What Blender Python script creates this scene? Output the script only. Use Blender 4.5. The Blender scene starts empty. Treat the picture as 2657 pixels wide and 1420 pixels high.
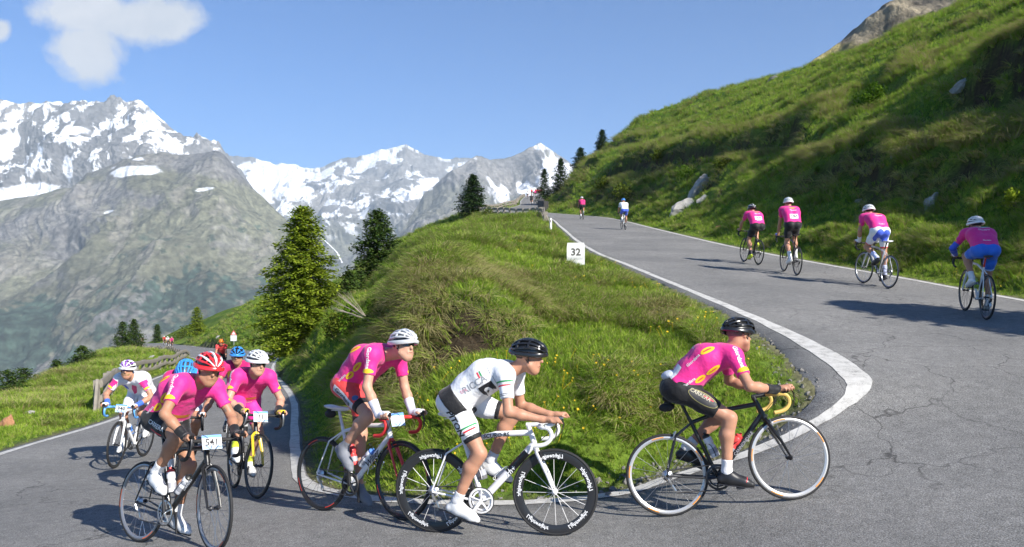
import bpy, bmesh, math, random
import numpy as np
import openvdb as vdb
from mathutils import Vector, Matrix
from mathutils.bvhtree import BVHTree

# ------------------------------------------------------------------ camera, sky, sun, exposure
SC = bpy.context.scene
COL = SC.collection
F0, CX0, HY0, CAMZ = 2083.6, 1328.5, 757.7, 1.9     # focal length, centre and horizon in photo pixels (2657 x 1420)
cam = bpy.data.cameras.new('camera'); cam_ob = bpy.data.objects.new('camera', cam); COL.objects.link(cam_ob)
cam.sensor_fit = 'HORIZONTAL'; cam.sensor_width = 36.0
cam.lens = 36.0 * F0 / 2657.0
cam.shift_y = (HY0 - 710.0) / 2657.0
cam.clip_start = 0.05; cam.clip_end = 60000
cam_ob.location = (0, 0, CAMZ); cam_ob.rotation_euler = (math.radians(90), 0, 0)
SC.camera = cam_ob

TO_SUN = Vector((0.58, -0.60, 0.54)).normalized()
SUN_EL = math.asin(TO_SUN.z); SUN_AZ = math.atan2(TO_SUN.x, TO_SUN.y)
SUN_STRENGTH, SKY_STRENGTH, EXPOSURE = 5.0, 0.085, 1.0

W = bpy.data.worlds.new('World'); SC.world = W; W.use_nodes = True
nt = W.node_tree; nt.nodes.clear()
wo = nt.nodes.new('ShaderNodeOutputWorld'); bg = nt.nodes.new('ShaderNodeBackground')
sky = nt.nodes.new('ShaderNodeTexSky'); sky.sky_type = 'NISHITA'; sky.sun_disc = False
sky.sun_elevation = SUN_EL; sky.sun_rotation = SUN_AZ
sky.altitude = 1900; sky.air_density = 1.0; sky.dust_density = 0.2; sky.ozone_density = 4.0
bg.inputs['Strength'].default_value = SKY_STRENGTH
tn = nt.nodes.new('ShaderNodeMix'); tn.data_type = 'RGBA'; tn.blend_type = 'MULTIPLY'; tn.inputs[0].default_value = 1.0
tn.inputs[7].default_value = (.35, .68, .97, 1)
nt.links.new(sky.outputs[0], tn.inputs[6]); 
# a fair-weather cloud high on the left, as a pattern over directions in the sky
def wn(t, **k):
    q = nt.nodes.new(t)
    for a, b in k.items(): setattr(q, a, b)
    return q
def wm(op, a, b=None, c=None, clamp=False):
    q = wn('ShaderNodeMath', operation=op, use_clamp=clamp)
    for i, v in enumerate((a, b, c)):
        if v is None: continue
        if isinstance(v, (int, float)): q.inputs[i].default_value = v
        else: nt.links.new(v, q.inputs[i])
    return q.outputs[0]
wtc = wn('ShaderNodeTexCoord'); wsp = wn('ShaderNodeSeparateXYZ'); nt.links.new(wtc.outputs['Generated'], wsp.inputs[0])
yy = wm('MAXIMUM', wsp.outputs[1], .02); cu_, cv_ = wm('DIVIDE', wsp.outputs[0], yy), wm('DIVIDE', wsp.outputs[2], yy)
wcb = wn('ShaderNodeCombineXYZ'); nt.links.new(cu_, wcb.inputs[0]); nt.links.new(cv_, wcb.inputs[1])
def wnoise(sc, det, off):
    mp = wn('ShaderNodeMapping'); mp.inputs['Location'].default_value = (off, off * .7, 0); nt.links.new(wcb.outputs[0], mp.inputs[0])
    q = wn('ShaderNodeTexNoise'); q.inputs['Scale'].default_value = sc; q.inputs['Detail'].default_value = det; q.inputs['Roughness'].default_value = .62; q.inputs['Distortion'].default_value = .25; nt.links.new(mp.outputs[0], q.inputs['Vector']); return q.outputs['Fac']
def blobw(px, py, ax, ay, rot=0.0):
    u0, v0 = (px - CX0) / F0, (HY0 - py) / F0; c, s_ = math.cos(rot), math.sin(rot); du, dv = wm('SUBTRACT', cu_, u0), wm('SUBTRACT', cv_, v0)
    a = wm('ADD', wm('MULTIPLY', du, c), wm('MULTIPLY', dv, s_)); b = wm('SUBTRACT', wm('MULTIPLY', dv, c), wm('MULTIPLY', du, s_))
    r = wm('ADD', wm('POWER', wm('ABSOLUTE', wm('DIVIDE', a, ax / F0)), 2.0), wm('POWER', wm('ABSOLUTE', wm('DIVIDE', b, ay / F0)), 2.0)); return wm('SUBTRACT', 1.0, wm('SQRT', r))
cb = wm('MAXIMUM', wm('MAXIMUM', blobw(215, 35, 140, 70, -.15), blobw(385, 62, 120, 66, .1)), wm('MAXIMUM', blobw(235, 130, 110, 82, -.35), blobw(-10, 80, 40, 34)))
cn = wm('ADD', wm('MULTIPLY', wnoise(12, 10, 3.1), 2.5), -1.18)
cm = wm('MULTIPLY', wm('ADD', wm('ADD', wm('MULTIPLY', cb, 1.15), cn), .12), 1.7, clamp=True)
cm = wm('MULTIPLY', wm('SMOOTH_MIN', cm, 1.0, .2), .97, clamp=True)
cs = wn('ShaderNodeMix', data_type='RGBA'); nt.links.new(wm('MULTIPLY', wm('ADD', wnoise(9, 6, 7.7), -.32), 2.4, clamp=True), cs.inputs[0])
cs.inputs[6].default_value = (3.9, 4.2, 4.6, 1); cs.inputs[7].default_value = (5.4, 5.4, 5.5, 1)
cx_ = wn('ShaderNodeMix', data_type='RGBA'); nt.links.new(cm, cx_.inputs[0]); nt.links.new(tn.outputs[2], cx_.inputs[6]); nt.links.new(cs.outputs[2], cx_.inputs[7])
nt.links.new(cx_.outputs[2], bg.inputs['Color']); nt.links.new(bg.outputs[0], wo.inputs['Surface'])

sun = bpy.data.lights.new('sun', 'SUN'); sun.energy = SUN_STRENGTH; sun.angle = math.radians(0.53); sun.color = (1.0, 0.95, 0.87)
sun_ob = bpy.data.objects.new('sun', sun); COL.objects.link(sun_ob)
sun_ob.rotation_euler = (-TO_SUN).to_track_quat('-Z', 'Y').to_euler(); sun_ob.location = (30, -30, 60)
SC.view_settings.view_transform = 'Standard'; SC.view_settings.look = 'None'
SC.view_settings.exposure = EXPOSURE; SC.view_settings.gamma = 1.0; SC.view_settings.use_curve_mapping = False
SC.cycles.max_bounces = 6; SC.cycles.diffuse_bounces = 2; SC.cycles.glossy_bounces = 2; SC.cycles.transmission_bounces = 4
SC.cycles.transparent_max_bounces = 6; SC.cycles.volume_bounces = 0
SC.cycles.use_denoising = True
SC.cycles.use_adaptive_sampling = True; SC.cycles.adaptive_threshold = 0.02

# ------------------------------------------------------------------ helpers
def P(px, py, d):
    """point on the ray of a photo pixel at depth d (metres)"""
    return Vector(((px - CX0) / F0 * d, d, CAMZ - (py - HY0) / F0 * d))
def ray(px, py):
    return Vector(((px - CX0) / F0, 1.0, -(py - HY0) / F0)).normalized()

_T = np.random.RandomState(7).rand(4096).astype(np.float32)
def _h(ix, iy, iz):
    n = (ix * 73856093) ^ (iy * 19349663) ^ (iz * 83492791)
    return _T[(n ^ (n >> 13)) & 4095]
def vnoise(x, y, z=0.0):
    x = np.asarray(x, np.float64); y = np.asarray(y, np.float64); z = np.broadcast_to(np.asarray(z, np.float64), x.shape)
    ix, iy, iz = np.floor(x).astype(np.int64), np.floor(y).astype(np.int64), np.floor(z).astype(np.int64)
    fx, fy, fz = x - ix, y - iy, z - iz
    fx = fx * fx * (3 - 2 * fx); fy = fy * fy * (3 - 2 * fy); fz = fz * fz * (3 - 2 * fz)
    def L(a, b, t): return a + (b - a) * t
    r = L(L(L(_h(ix, iy, iz), _h(ix + 1, iy, iz), fx), L(_h(ix, iy + 1, iz), _h(ix + 1, iy + 1, iz), fx), fy),
          L(L(_h(ix, iy, iz + 1), _h(ix + 1, iy, iz + 1), fx), L(_h(ix, iy + 1, iz + 1), _h(ix + 1, iy + 1, iz + 1), fx), fy), fz)
    return r * 2 - 1
def fbm(x, y, z=0.0, octv=4, gain=0.5):
    s, a = 0.0, 1.0
    for o in range(octv):
        s = s + a * vnoise(np.asarray(x) * 2 ** o + 17.3 * o, np.asarray(y) * 2 ** o - 9.1 * o, np.asarray(z) * 2 ** o + 3.7 * o); a *= gain
    return s
def ridged(x, y, z=0.0, octv=4, gain=0.55):
    s, a = 0.0, 1.0
    for o in range(octv):
        s = s + a * (1 - 2 * np.abs(vnoise(np.asarray(x) * 2 ** o + 5.3 * o, np.asarray(y) * 2 ** o - 2.1 * o, np.asarray(z) * 2 ** o + 8.7 * o))); a *= gain
    return s
def sstep(a, b, x):
    t = np.clip((x - a) / (b - a), 0, 1); return t * t * (3 - 2 * t)

MATS = {}
def mat(name, color=(0.5, 0.5, 0.5), rough=0.6, metal=0.0, spec=0.5, coat=0.0, var=0.0, vscale=30.0, bump=0.0, bscale=60.0, sheen=0.0, sss=0.0):
    """a procedural principled material; var mixes a noise-driven light/dark variation, bump a noise relief"""
    if name in MATS: return MATS[name]
    m = bpy.data.materials.new(name); m.use_nodes = True; n = m.node_tree; b = n.nodes['Principled BSDF']
    b.inputs['Base Color'].default_value = (*color, 1); b.inputs['Roughness'].default_value = rough
    b.inputs['Metallic'].default_value = metal; b.inputs['Specular IOR Level'].default_value = spec
    b.inputs['Coat Weight'].default_value = coat
    if sheen: b.inputs['Sheen Weight'].default_value = sheen
    if sss:
        b.inputs['Subsurface Weight'].default_value = sss; b.inputs['Subsurface Radius'].default_value = (0.012, 0.005, 0.003); b.inputs['Subsurface Scale'].default_value = 1.0
    tc = n.nodes.new('ShaderNodeTexCoord')
    if var:
        no = n.nodes.new('ShaderNodeTexNoise'); no.inputs['Scale'].default_value = vscale; no.inputs['Detail'].default_value = 4
        n.links.new(tc.outputs['Object'], no.inputs['Vector'])
        mx = n.nodes.new('ShaderNodeMix'); mx.data_type = 'RGBA'
        mx.inputs[6].default_value = (*[max(0, c * (1 - var)) for c in color], 1); mx.inputs[7].default_value = (*[min(1, c * (1 + var)) for c in color], 1)
        n.links.new(no.outputs['Fac'], mx.inputs[0]); n.links.new(mx.outputs[2], b.inputs['Base Color'])
    if bump:
        nb = n.nodes.new('ShaderNodeTexNoise'); nb.inputs['Scale'].default_value = bscale; nb.inputs['Detail'].default_value = 3
        bp = n.nodes.new('ShaderNodeBump'); bp.inputs['Strength'].default_value = bump; bp.inputs['Distance'].default_value = 0.02
        n.links.new(tc.outputs['Object'], nb.inputs['Vector']); n.links.new(nb.outputs['Fac'], bp.inputs['Height']); n.links.new(bp.outputs[0], b.inputs['Normal'])
    MATS[name] = m
    return m

def mesh_np(name, V, Fq, m=None, smooth=True):
    """mesh from numpy verts and an (n,3|4) face array"""
    V = np.asarray(V, np.float32); Fq = np.asarray(Fq, np.int32)
    me = bpy.data.meshes.new(name)
    k = Fq.shape[1]
    me.vertices.add(len(V)); me.vertices.foreach_set('co', V.ravel())
    me.loops.add(Fq.size); me.loops.foreach_set('vertex_index', Fq.ravel())
    me.polygons.add(len(Fq)); me.polygons.foreach_set('loop_start', np.arange(0, Fq.size, k, dtype=np.int32))
    me.polygons.foreach_set('loop_total', np.full(len(Fq), k, np.int32)) if False else None
    me.update(calc_edges=True); me.validate()
    me.polygons.foreach_set('use_smooth', np.full(len(me.polygons), smooth, bool))
    if m: me.materials.append(m)
    return me
def link(name, data, parent=None):
    o = bpy.data.objects.new(name, data); COL.objects.link(o)
    if parent is not None: o.parent = parent
    return o
def tag(o, label=None, cat=None, group=None, kind=None):
    if label: o['label'] = label
    if cat: o['category'] = cat
    if group: o['group'] = group
    if kind: o['kind'] = kind
    return o
def grid_faces(nu, nv, wrap=False):
    i = np.arange(nu - (0 if wrap else 1))[:, None]; j = np.arange(nv - 1)[None, :]
    a = i * nv + j; b = ((i + 1) % nu) * nv + j
    return np.stack([a, b, b + 1, a + 1], -1).reshape(-1, 4)
def color_attr(me, name, C):
    at = me.color_attributes.new(name, 'FLOAT_COLOR', 'POINT')
    c4 = np.ones((len(C), 4), np.float32); c4[:, :3] = C
    at.data.foreach_set('color', c4.ravel())
def crom(pts, n):
    """Catmull-Rom through pts, n samples per segment; returns array"""
    p = np.asarray(pts, float); q = np.vstack([2 * p[0] - p[1], p, 2 * p[-1] - p[-2]]); out = []
    for i in range(1, len(q) - 2):
        a, b, c, d = q[i - 1], q[i], q[i + 1], q[i + 2]
        for k in range(n):
            t = k / n
            out.append(0.5 * (2 * b + (c - a) * t + (2 * a - 5 * b + 4 * c - d) * t * t + (3 * b - a - 3 * c + d) * t ** 3))
    out.append(p[-1]); return np.array(out)

# ------------------------------------------------------------------ the road: a strip between two edge lines, up and round the hairpin
RIN = [(-74,170,-8.9),(-49,124,-6.5),(-25,80,-4.1),(-18.2,62,-3.0),(-13.7,46,-2.4),(-10.3,35,-1.7),(-5.76,21,-.85),(-4.2,15.5,-.68),(-3.15,11.7,-.5),
       (-2.37,9.25,-.3),(-1.26,7.64,-.07),(0,7.3,-.02),(.97,7.43,.03),(1.5,7.56,.15),(2.34,7.73,.37),(2.97,7.9,.6),(3.55,8.25,.88),(3.72,9.0,1.06),(3.82,11,1.31),
       (3.6,13.1,1.63),(3.35,17,2.1),(3.03,21.3,2.63),(2.69,25.6,3.16),(2.6,32.5,4.0),(2.75,45.7,5.62),(2.77,61,7.48),(.5,71,8.6),(-2.2,82,9.9),(-2.8,97,11.7),
       (-1,113,13.6),(1.2,125,15.4),(1.9,165,20.7),(3.5,190,24.6),(6,225,28.9)]
ROUT = [(-80,166,-8.9),(-53.5,119,-6.5),(-30,75,-4.2),(-23.4,60,-3.3),(-18.5,44,-2.45),(-14.8,32.5,-1.8),(-9.3,20,-1.0),(-8.45,13.5,-.78),(-8.2,10.6,-.72),
        (-7.2,6,-.45),(-4.6,2.6,-.25),(-1,1,0),(2.5,.8,.2),(5,2,.5),(7,4,.75),(8.3,6,1.0),(9,8.2,1.15),(9.3,10,1.3),(9.35,12,1.5),
        (9.18,14.4,1.74),(8.85,18.4,2.23),(8.4,22.5,2.73),(8.1,26.3,3.2),(7.9,31.5,3.83),(7.8,46.5,5.67),(7.8,57,6.96),(7,67.4,8.23),(3.3,82,10),(2.6,97,11.8),
        (3.6,112,13.7),(5.2,125,15.4),(6.2,165,20.7),(7.5,190,24.6),(10,225,28.9)]
NS = 8
cin, cout = crom(RIN, NS), crom(ROUT, NS)
NR = len(cin)
# how far the asphalt runs on past the painted lines, inside and outside
wid = np.interp(np.arange(NR) / NS, [0, 8, 11, 14, 16, 17, 19, 22, 33], [.15, .1, .1, .12, .42, .55, .25, .12, .1])
dirv = cout - cin; dl = np.linalg.norm(dirv[:, :2], axis=1)[:, None]; dirn = dirv / dl
ein = cin - dirn * wid[:, None]; eout = cout + dirn * 0.18
NC = 15
tt = np.linspace(0, 1, NC)
# 3 cm wobble of the surface, none near the wheels' scale
RV = ein[:, None, :] * (1 - tt)[None, :, None] + eout[:, None, :] * tt[None, :, None]
def strip_bvh(): return BVHTree.FromPolygons([Vector(v) for v in RV.reshape(-1, 3)], [list(map(int, f)) for f in grid_faces(NR, NC)])
ROAD_BVH = strip_bvh()
def road_hit(px, py):
    """where the ray of a pixel meets the road"""
    h = ROAD_BVH.ray_cast(Vector((0, 0, CAMZ)), ray(px, py)); return h[0]
def road_z(x, y):
    h = ROAD_BVH.ray_cast(Vector((x, y, 200)), Vector((0, 0, -1))); return None if h[0] is None else h[0].z
# ------------------------------------------------------------------ ground materials
def asphalt_mat():
    m = bpy.data.materials.new('asphalt'); m.use_nodes = True; n = m.node_tree; b = n.nodes['Principled BSDF']; L = n.links.new
    tc = n.nodes.new('ShaderNodeTexCoord')
    def noise(sc, det=3, rough=.5):
        t = n.nodes.new('ShaderNodeTexNoise'); t.inputs['Scale'].default_value = sc; t.inputs['Detail'].default_value = det; t.inputs['Roughness'].default_value = rough
        L(tc.outputs['Object'], t.inputs['Vector']); return t
    def ramp(src, stops):
        r = n.nodes.new('ShaderNodeValToRGB'); e = r.color_ramp.elements
        e[0].position, e[0].color = stops[0][0], (*[stops[0][1]] * 3, 1) if not isinstance(stops[0][1], tuple) else (*stops[0][1], 1)
        e[1].position, e[1].color = stops[-1][0], (*[stops[-1][1]] * 3, 1) if not isinstance(stops[-1][1], tuple) else (*stops[-1][1], 1)
        for p, c in stops[1:-1]:
            k = e.new(p); k.color = (*c, 1) if isinstance(c, tuple) else (c, c, c, 1)
        L(src, r.inputs[0]); return r
    def mix(kind, fac, a, c):
        x = n.nodes.new('ShaderNodeMix'); x.data_type = 'RGBA'; x.blend_type = kind
        if isinstance(fac, float): x.inputs[0].default_value = fac
        else: L(fac, x.inputs[0])
        for i, s in ((6, a), (7, c)):
            if isinstance(s, tuple): x.inputs[i].default_value = (*s, 1)
            else: L(s, x.inputs[i])
        return x.outputs[2]
    big = ramp(noise(0.5, 4, .6).outputs['Fac'], [(.32, (.155, .153, .148)), (.68, (.215, .21, .20))])
    sp = noise(95, 2, .6); spr = ramp(sp.outputs['Fac'], [(.33, .50), (.5, .98), (.67, 1.6)])
    c = mix('MULTIPLY', 1.0, big.outputs[0], spr.outputs[0])
    mid = ramp(noise(9, 3, .7).outputs['Fac'], [(.3, .84), (.7, 1.16)])
    c = mix('MULTIPLY', 1.0, c, mid.outputs[0])
    # cracks: edges of a stretched, warped voronoi, only in patches
    vo = n.nodes.new('ShaderNodeTexVoronoi'); vo.feature = 'DISTANCE_TO_EDGE'; vo.inputs['Scale'].default_value = 0.9
    wv = noise(2.2, 3); ad = n.nodes.new('ShaderNodeVectorMath'); ad.operation = 'MULTIPLY_ADD'; ad.inputs[1].default_value = (.55, .55, .55)
    L(wv.outputs['Color'], ad.inputs[0]); L(tc.outputs['Object'], ad.inputs[2]); L(ad.outputs[0], vo.inputs['Vector'])
    cr = ramp(vo.outputs['Distance'], [(0.0, 1.0), (.011, 0.0)])
    pat = ramp(noise(.33, 2).outputs['Fac'], [(.46, 0.0), (.6, .75)])
    cf = mix('MULTIPLY', 1.0, cr.outputs[0], pat.outputs[0])
    c = mix('MIX', cf, c, (.035, .034, .033))
    L(c, b.inputs['Base Color']); b.inputs['Roughness'].default_value = .88; b.inputs['Specular IOR Level'].default_value = .25
    bp = n.nodes.new('ShaderNodeBump'); bp.inputs['Strength'].default_value = .55; bp.inputs['Distance'].default_value = .008
    L(sp.outputs['Fac'], bp.inputs['Height']); L(bp.outputs[0], b.inputs['Normal'])
    return m
def paint_mat():
    m = bpy.data.materials.new('road_paint'); m.use_nodes = True; n = m.node_tree; b = n.nodes['Principled BSDF']; L = n.links.new
    tc = n.nodes.new('ShaderNodeTexCoord'); outs = []
    for sc, det in ((120, 2), (7, 5)):
        t = n.nodes.new('ShaderNodeTexNoise'); t.inputs['Scale'].default_value = sc; t.inputs['Detail'].default_value = det; t.inputs['Roughness'].default_value = .7
        L(tc.outputs['Object'], t.inputs['Vector']); outs.append(t.outputs['Fac'])
    a = n.nodes.new('ShaderNodeMath'); a.operation = 'MULTIPLY_ADD'; a.inputs[1].default_value = .5; L(outs[0], a.inputs[0])
    h = n.nodes.new('ShaderNodeMath'); h.operation = 'MULTIPLY'; h.inputs[1].default_value = .75; L(outs[1], h.inputs[0]); L(h.outputs[0], a.inputs[2])
    r = n.nodes.new('ShaderNodeValToRGB'); L(a.outputs[0], r.inputs[0]); e = r.color_ramp.elements
    e[0].position, e[0].color = .47, (.18, .178, .17, 1); e[1].position, e[1].color = .60, (.50, .485, .45, 1)
    k = e.new(.82); k.color = (.62, .61, .58, 1)
    L(r.outputs[0], b.inputs['Base Color']); b.inputs['Roughness'].default_value = .75
    return m
def meadow_mat():
    """ground under the grass: colour comes from a vertex layer (turf, straw, bare earth), grain from noise"""
    m = bpy.data.materials.new('meadow_ground'); m.use_nodes = True; n = m.node_tree; b = n.nodes['Principled BSDF']; L = n.links.new
    at = n.nodes.new('ShaderNodeVertexColor'); at.layer_name = 'tint'
    tc = n.nodes.new('ShaderNodeTexCoord')
    t = n.nodes.new('ShaderNodeTexNoise'); t.inputs['Scale'].default_value = 9; t.inputs['Detail'].default_value = 6; t.inputs['Roughness'].default_value = .7
    L(tc.outputs['Object'], t.inputs['Vector'])
    r = n.nodes.new('ShaderNodeValToRGB'); L(t.outputs['Fac'], r.inputs[0]); e = r.color_ramp.elements
    e[0].position, e[0].color = .3, (.45, .45, .42, 1); e[1].position, e[1].color = .7, (1.45, 1.45, 1.3, 1)
    x = n.nodes.new('ShaderNodeMix'); x.data_type = 'RGBA'; x.blend_type = 'MULTIPLY'; x.inputs[0].default_value = 1
    L(at.outputs[0], x.inputs[6]); L(r.outputs[0], x.inputs[7]); L(x.outputs[2], b.inputs['Base Color'])
    b.inputs['Roughness'].default_value = .95; b.inputs['Specular IOR Level'].default_value = .1
    bp = n.nodes.new('ShaderNodeBump'); bp.inputs['Strength'].default_value = .8; bp.inputs['Distance'].default_value = .06
    L(t.outputs['Fac'], bp.inputs['Height']); L(bp.outputs[0], b.inputs['Normal'])
    return m


# the slab gets a broken, sloping edge on both sides
rg = RV.copy(); k_ = np.arange(NR)
lo1 = rg[:, 0] - dirn * (.10 + .05 * vnoise(k_ * .7, k_ * 0.))[:, None]; lo2 = rg[:, -1] + dirn * (.10 + .05 * vnoise(k_ * .7, k_ * 0. + 5))[:, None]; lo1[:, 2] -= .12; lo2[:, 2] -= .12
RV2 = np.concatenate([lo1[:, None], rg, lo2[:, None]], 1)
road_me = mesh_np('road', RV2.reshape(-1, 3), grid_faces(NR, NC + 2), asphalt_mat())
road = tag(link('road', road_me), kind='structure')
PAINT = paint_mat()
def line_strip(name, base, across, w, off, i0=0, i1=None):
    sl = slice(i0, i1); b_, a_ = base[sl], across[sl]; w_ = np.broadcast_to(w, len(base))[sl]
    # ragged edges
    k = np.arange(len(b_)); j0 = vnoise(k * .9, k * 0 + 3) * .012; j1 = vnoise(k * .8, k * 0 + 9) * .012
    A = b_ + a_ * (off - w_ / 2 + j0)[:, None]; B = b_ + a_ * (off + w_ / 2 + j1)[:, None]
    A[:, 2] += .006; B[:, 2] += .006
    return tag(link(name, mesh_np(name, np.stack([A, B], 1).reshape(-1, 3), grid_faces(len(b_), 2), PAINT)), kind='structure')
wl = np.interp(np.arange(NR) / NS, [0, 7, 10, 13, 15.5, 16.6, 17.3, 18.5, 20, 33], [.13, .15, .17, .15, .17, .31, .31, .20, .15, .13])
line_strip('edge_line_inner', cin, dirn, wl, 0.0)
line_strip('edge_line_outer', cout, dirn, .15, 0.0)

# ------------------------------------------------------------------ the hillside: thin-plate surface through measured points (pixel, depth), in (bearing, log depth)
CP = []   # (px, offset above horizon in px, depth)
def cp(px, py, d): CP.append((px, HY0 - py, d))
def cpw(x, y, z): CP.append((CX0 + x / y * F0, (z - CAMZ) * F0 / y, y))
for i in range(0, NR, 4):
    for e in (ein[i], eout[i], (ein[i] + eout[i]) / 2):
        if e[1] > 3.0: cpw(e[0], e[1], e[2] - .03)
# the mound between the two arms of the road
for a in [(1020,751,12),(1072,699,14),(1120,657,18),(1228,614,28),(1308,581,40),(1228,850,10.4),(1215,770,11.6),(1350,1000,8.9),(1350,1130,8.05),(1250,960,9.1),(1150,1050,8.6),(1600,1000,8.8),
          (1600,1150,7.9),(1700,900,9.9),(1900,900,9.7),(1500,800,12),(1450,750,14),(1600,780,13.5),(1900,1020,8.5),(1750,820,11.5),(1300,760,12.5),(1250,700,14.5),(1350,660,19),(1450,690,18),(1400,610,30),
          (950,1000,11.0),(930,1130,9.2),(1000,1150,8.6),(1000,850,11.4),(880,1080,9.9),
          (800,900,33),(870,800,30),(985,735,45),(661,780,130),(539,830,170),(483,851,195),(1053,619,90),(1133,581,97),(1213,556,101),(1270,548,104),(620,860,103),(520,872,140),
          (1150,610,60),(1100,640,45),(1250,575,70),(1330,565,70),
          (1000,660,110),(1133,620,130),(1230,590,150),(480,890,220),(760,800,200),(1000,760,250),(1300,560,170)]: cp(*a)
for a in [(-1.9,10,.12),(-1.2,10,.72),(-2.7,13,.1),(-2.05,13,1.05),(-4.0,18,-.1),(-3,18,1.0),(-2.2,18,2.15),(-5.7,24,-.35),(-4.4,24,.85),(-3,24,2.2),(-6.5,33,.85),(-4,33,2.8),(-12,46,-1.35),(-9,46,.9),(-5,46,3.7),
          (-16,62,-1.7),(-12,62,1.1),(-7,62,4.4),(-2.2,62,7.2),(-18.5,75,-1.1),(-12,75,3.2),(-7,75,6.4),(-24,100,.2),(-14,115,5),(-30,150,-3),(-45,190,-8),(-20,170,0),(-60,225,-16)]: cpw(*a)
# valley side, left of the lower arm
for a in [(0,1041,24),(175,959,45),(278,918,75),(356,894,150),(0,1110,16),(-300,1130,20),(-300,1300,12),(-800,1300,18),(-100,1100,26),(100,1030,36),(170,1000,70),(300,945,130),(-200,1220,40),(0,1200,60),(200,1060,110),(330,950,250),
          (-600,1500,60),(0,1400,150),(-800,1700,160),(200,1200,260),(-500,1600,260),(90,1000,38),(230,935,60),(-300,1500,6),(-900,1800,6),(-900,2300,3.5)]: cp(*a)
# the slope right of the upper arm: verge, cut bank, meadow, shoulder, in slices
def R_EDGE(d): return np.interp(d, [3,4,6,8,10,12,14.4,18.4,22.5,26.3,31.5,46.5,57,67.4,75,82,97,112,125,165,225], [7,7.6,8.8,9.3,9.6,9.62,9.4,9.1,8.7,8.3,8.2,8.1,8.1,7.3,5.4,4.0,3.2,4.1,5.6,6.8,10.5])
def R_Z(d): return np.interp(d, [3,6,8.2,10,12,14.4,18.4,22.5,26.3,31.5,46.5,57,67.4,82,97,112,125,165,225], [.6,1.0,1.15,1.3,1.5,1.74,2.23,2.73,3.2,3.83,5.67,6.96,8.23,10,11.8,13.7,15.4,20.7,28.9])
def X_CT(d): return np.interp(d, [3,10,20,29,33,41,47,60,80,97,125,165,225], [15,15.6,16,16,15.2,14.8,14.1,13.2,11.4,9,9.5,12,16])
def H_CT(d): return np.interp(d, [3,10,20,29,33,41,47,60,80,97,125,165,225], [5.4,5.6,6.0,6.1,5.2,4.8,4.3,4.3,5.1,5,4,4,4])
for d in [3.5,6,8,10,12,14.5,17,20,24,29,35,43,52,62,72,84,97,110,122,135,165,225]:
    xe, ze = R_EDGE(d), R_Z(d); hc = H_CT(d); xc, zc = X_CT(d), ze + hc
    xs = np.interp(d, [4,10,30,45,57.7,67,95,112,120,128,133,165,225], [34,34,33.5,33,32.3,30,30.8,25.3,22,14.8,10.8,15,21])
    zs = np.interp(d, [4,10,30,45,57.7,67,95,112,120,128,133,165,225], [15.5,16.5,19.5,21.5,22.7,22.5,27.2,29.2,29.1,26.7,22.8,24,28])
    cpw(xe + .25, d, ze); cpw(xe + .8, d, ze + .06)
    for f, g in ((.3, .26), (.65, .62)): cpw(xe + .8 + f * (xc - xe - .8), d, ze + g * hc)
    cpw(xc, d, zc)
    for f, g in ((.33, .36), (.7, .74)): cpw(xc + f * (xs - xc), d, zc + g * (zs - zc))
    cpw(xs, d, zs); cpw(xs + 8, d, zs + .8); cpw(xs + 30, d, zs + 1)
CP = np.array(CP); 
def uv(px, d): return np.stack([px / 600.0, 1.5 * np.log(d)], -1)
A_ = uv(CP[:, 0], CP[:, 2])
def tps_k(r2): return np.where(r2 > 1e-12, r2 * np.log(np.maximum(r2, 1e-12)), 0)
n_ = len(CP); K_ = tps_k(((A_[:, None] - A_[None]) ** 2).sum(-1)) + np.eye(n_) * 2e-4
P_ = np.hstack([np.ones((n_, 1)), A_]); M_ = np.block([[K_, P_], [P_.T, np.zeros((3, 3))]])
W_ = np.linalg.solve(M_, np.concatenate([CP[:, 1], np.zeros(3)]))
gx = np.arange(-760, 3460, 8.5); gd = np.exp(np.arange(math.log(3.3), math.log(255), .0088))
NX, NY = len(gx), len(gd)
PX, D = np.meshgrid(gx, gd, indexing='ij')
Q_ = uv(PX.ravel(), D.ravel()); OFF = np.empty(len(Q_))
A2, a2 = (A_ ** 2).sum(-1), A_
for s in range(0, len(Q_), 20000):
    q = Q_[s:s + 20000]
    r2 = np.maximum((q ** 2).sum(-1)[:, None] + A2[None] - 2 * q @ a2.T, 0)
    OFF[s:s + 20000] = tps_k(r2) @ W_[:n_] + W_[n_] + q @ W_[n_ + 1:]
TX = (PX.ravel() - CX0) / F0 * D.ravel(); TY = D.ravel(); TZ = CAMZ + OFF * D.ravel() / F0
# distance to the road strip (signed by lookup below)
cl = (ein + eout) / 2
def road_dist(x, y):
    """signed distance in plan to the asphalt strip, negative inside"""
    out = np.empty(len(x)); hw = np.linalg.norm((eout - ein)[:, :2], axis=1) / 2
    ax = (eout - ein)[:, :2] / (2 * hw[:, None]); sp = np.linalg.norm(np.gradient(cl[:, :2], axis=0), axis=1) * .8 + .15
    for s in range(0, len(x), 20000):
        dx = x[s:s + 20000, None] - cl[None, :, 0]; dy = y[s:s + 20000, None] - cl[None, :, 1]
        k = np.argmin(np.maximum(np.sqrt(dx * dx + dy * dy) - hw[None], -1e9), axis=1)
        r = np.arange(len(k)); lat = np.abs(dx[r, k] * ax[k, 0] + dy[r, k] * ax[k, 1]); al = np.abs(-dx[r, k] * ax[k, 1] + dy[r, k] * ax[k, 0])
        out[s:s + 20000] = np.maximum(lat - hw[k], al - 4)
    return out
RD = road_dist(TX, TY)
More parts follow.
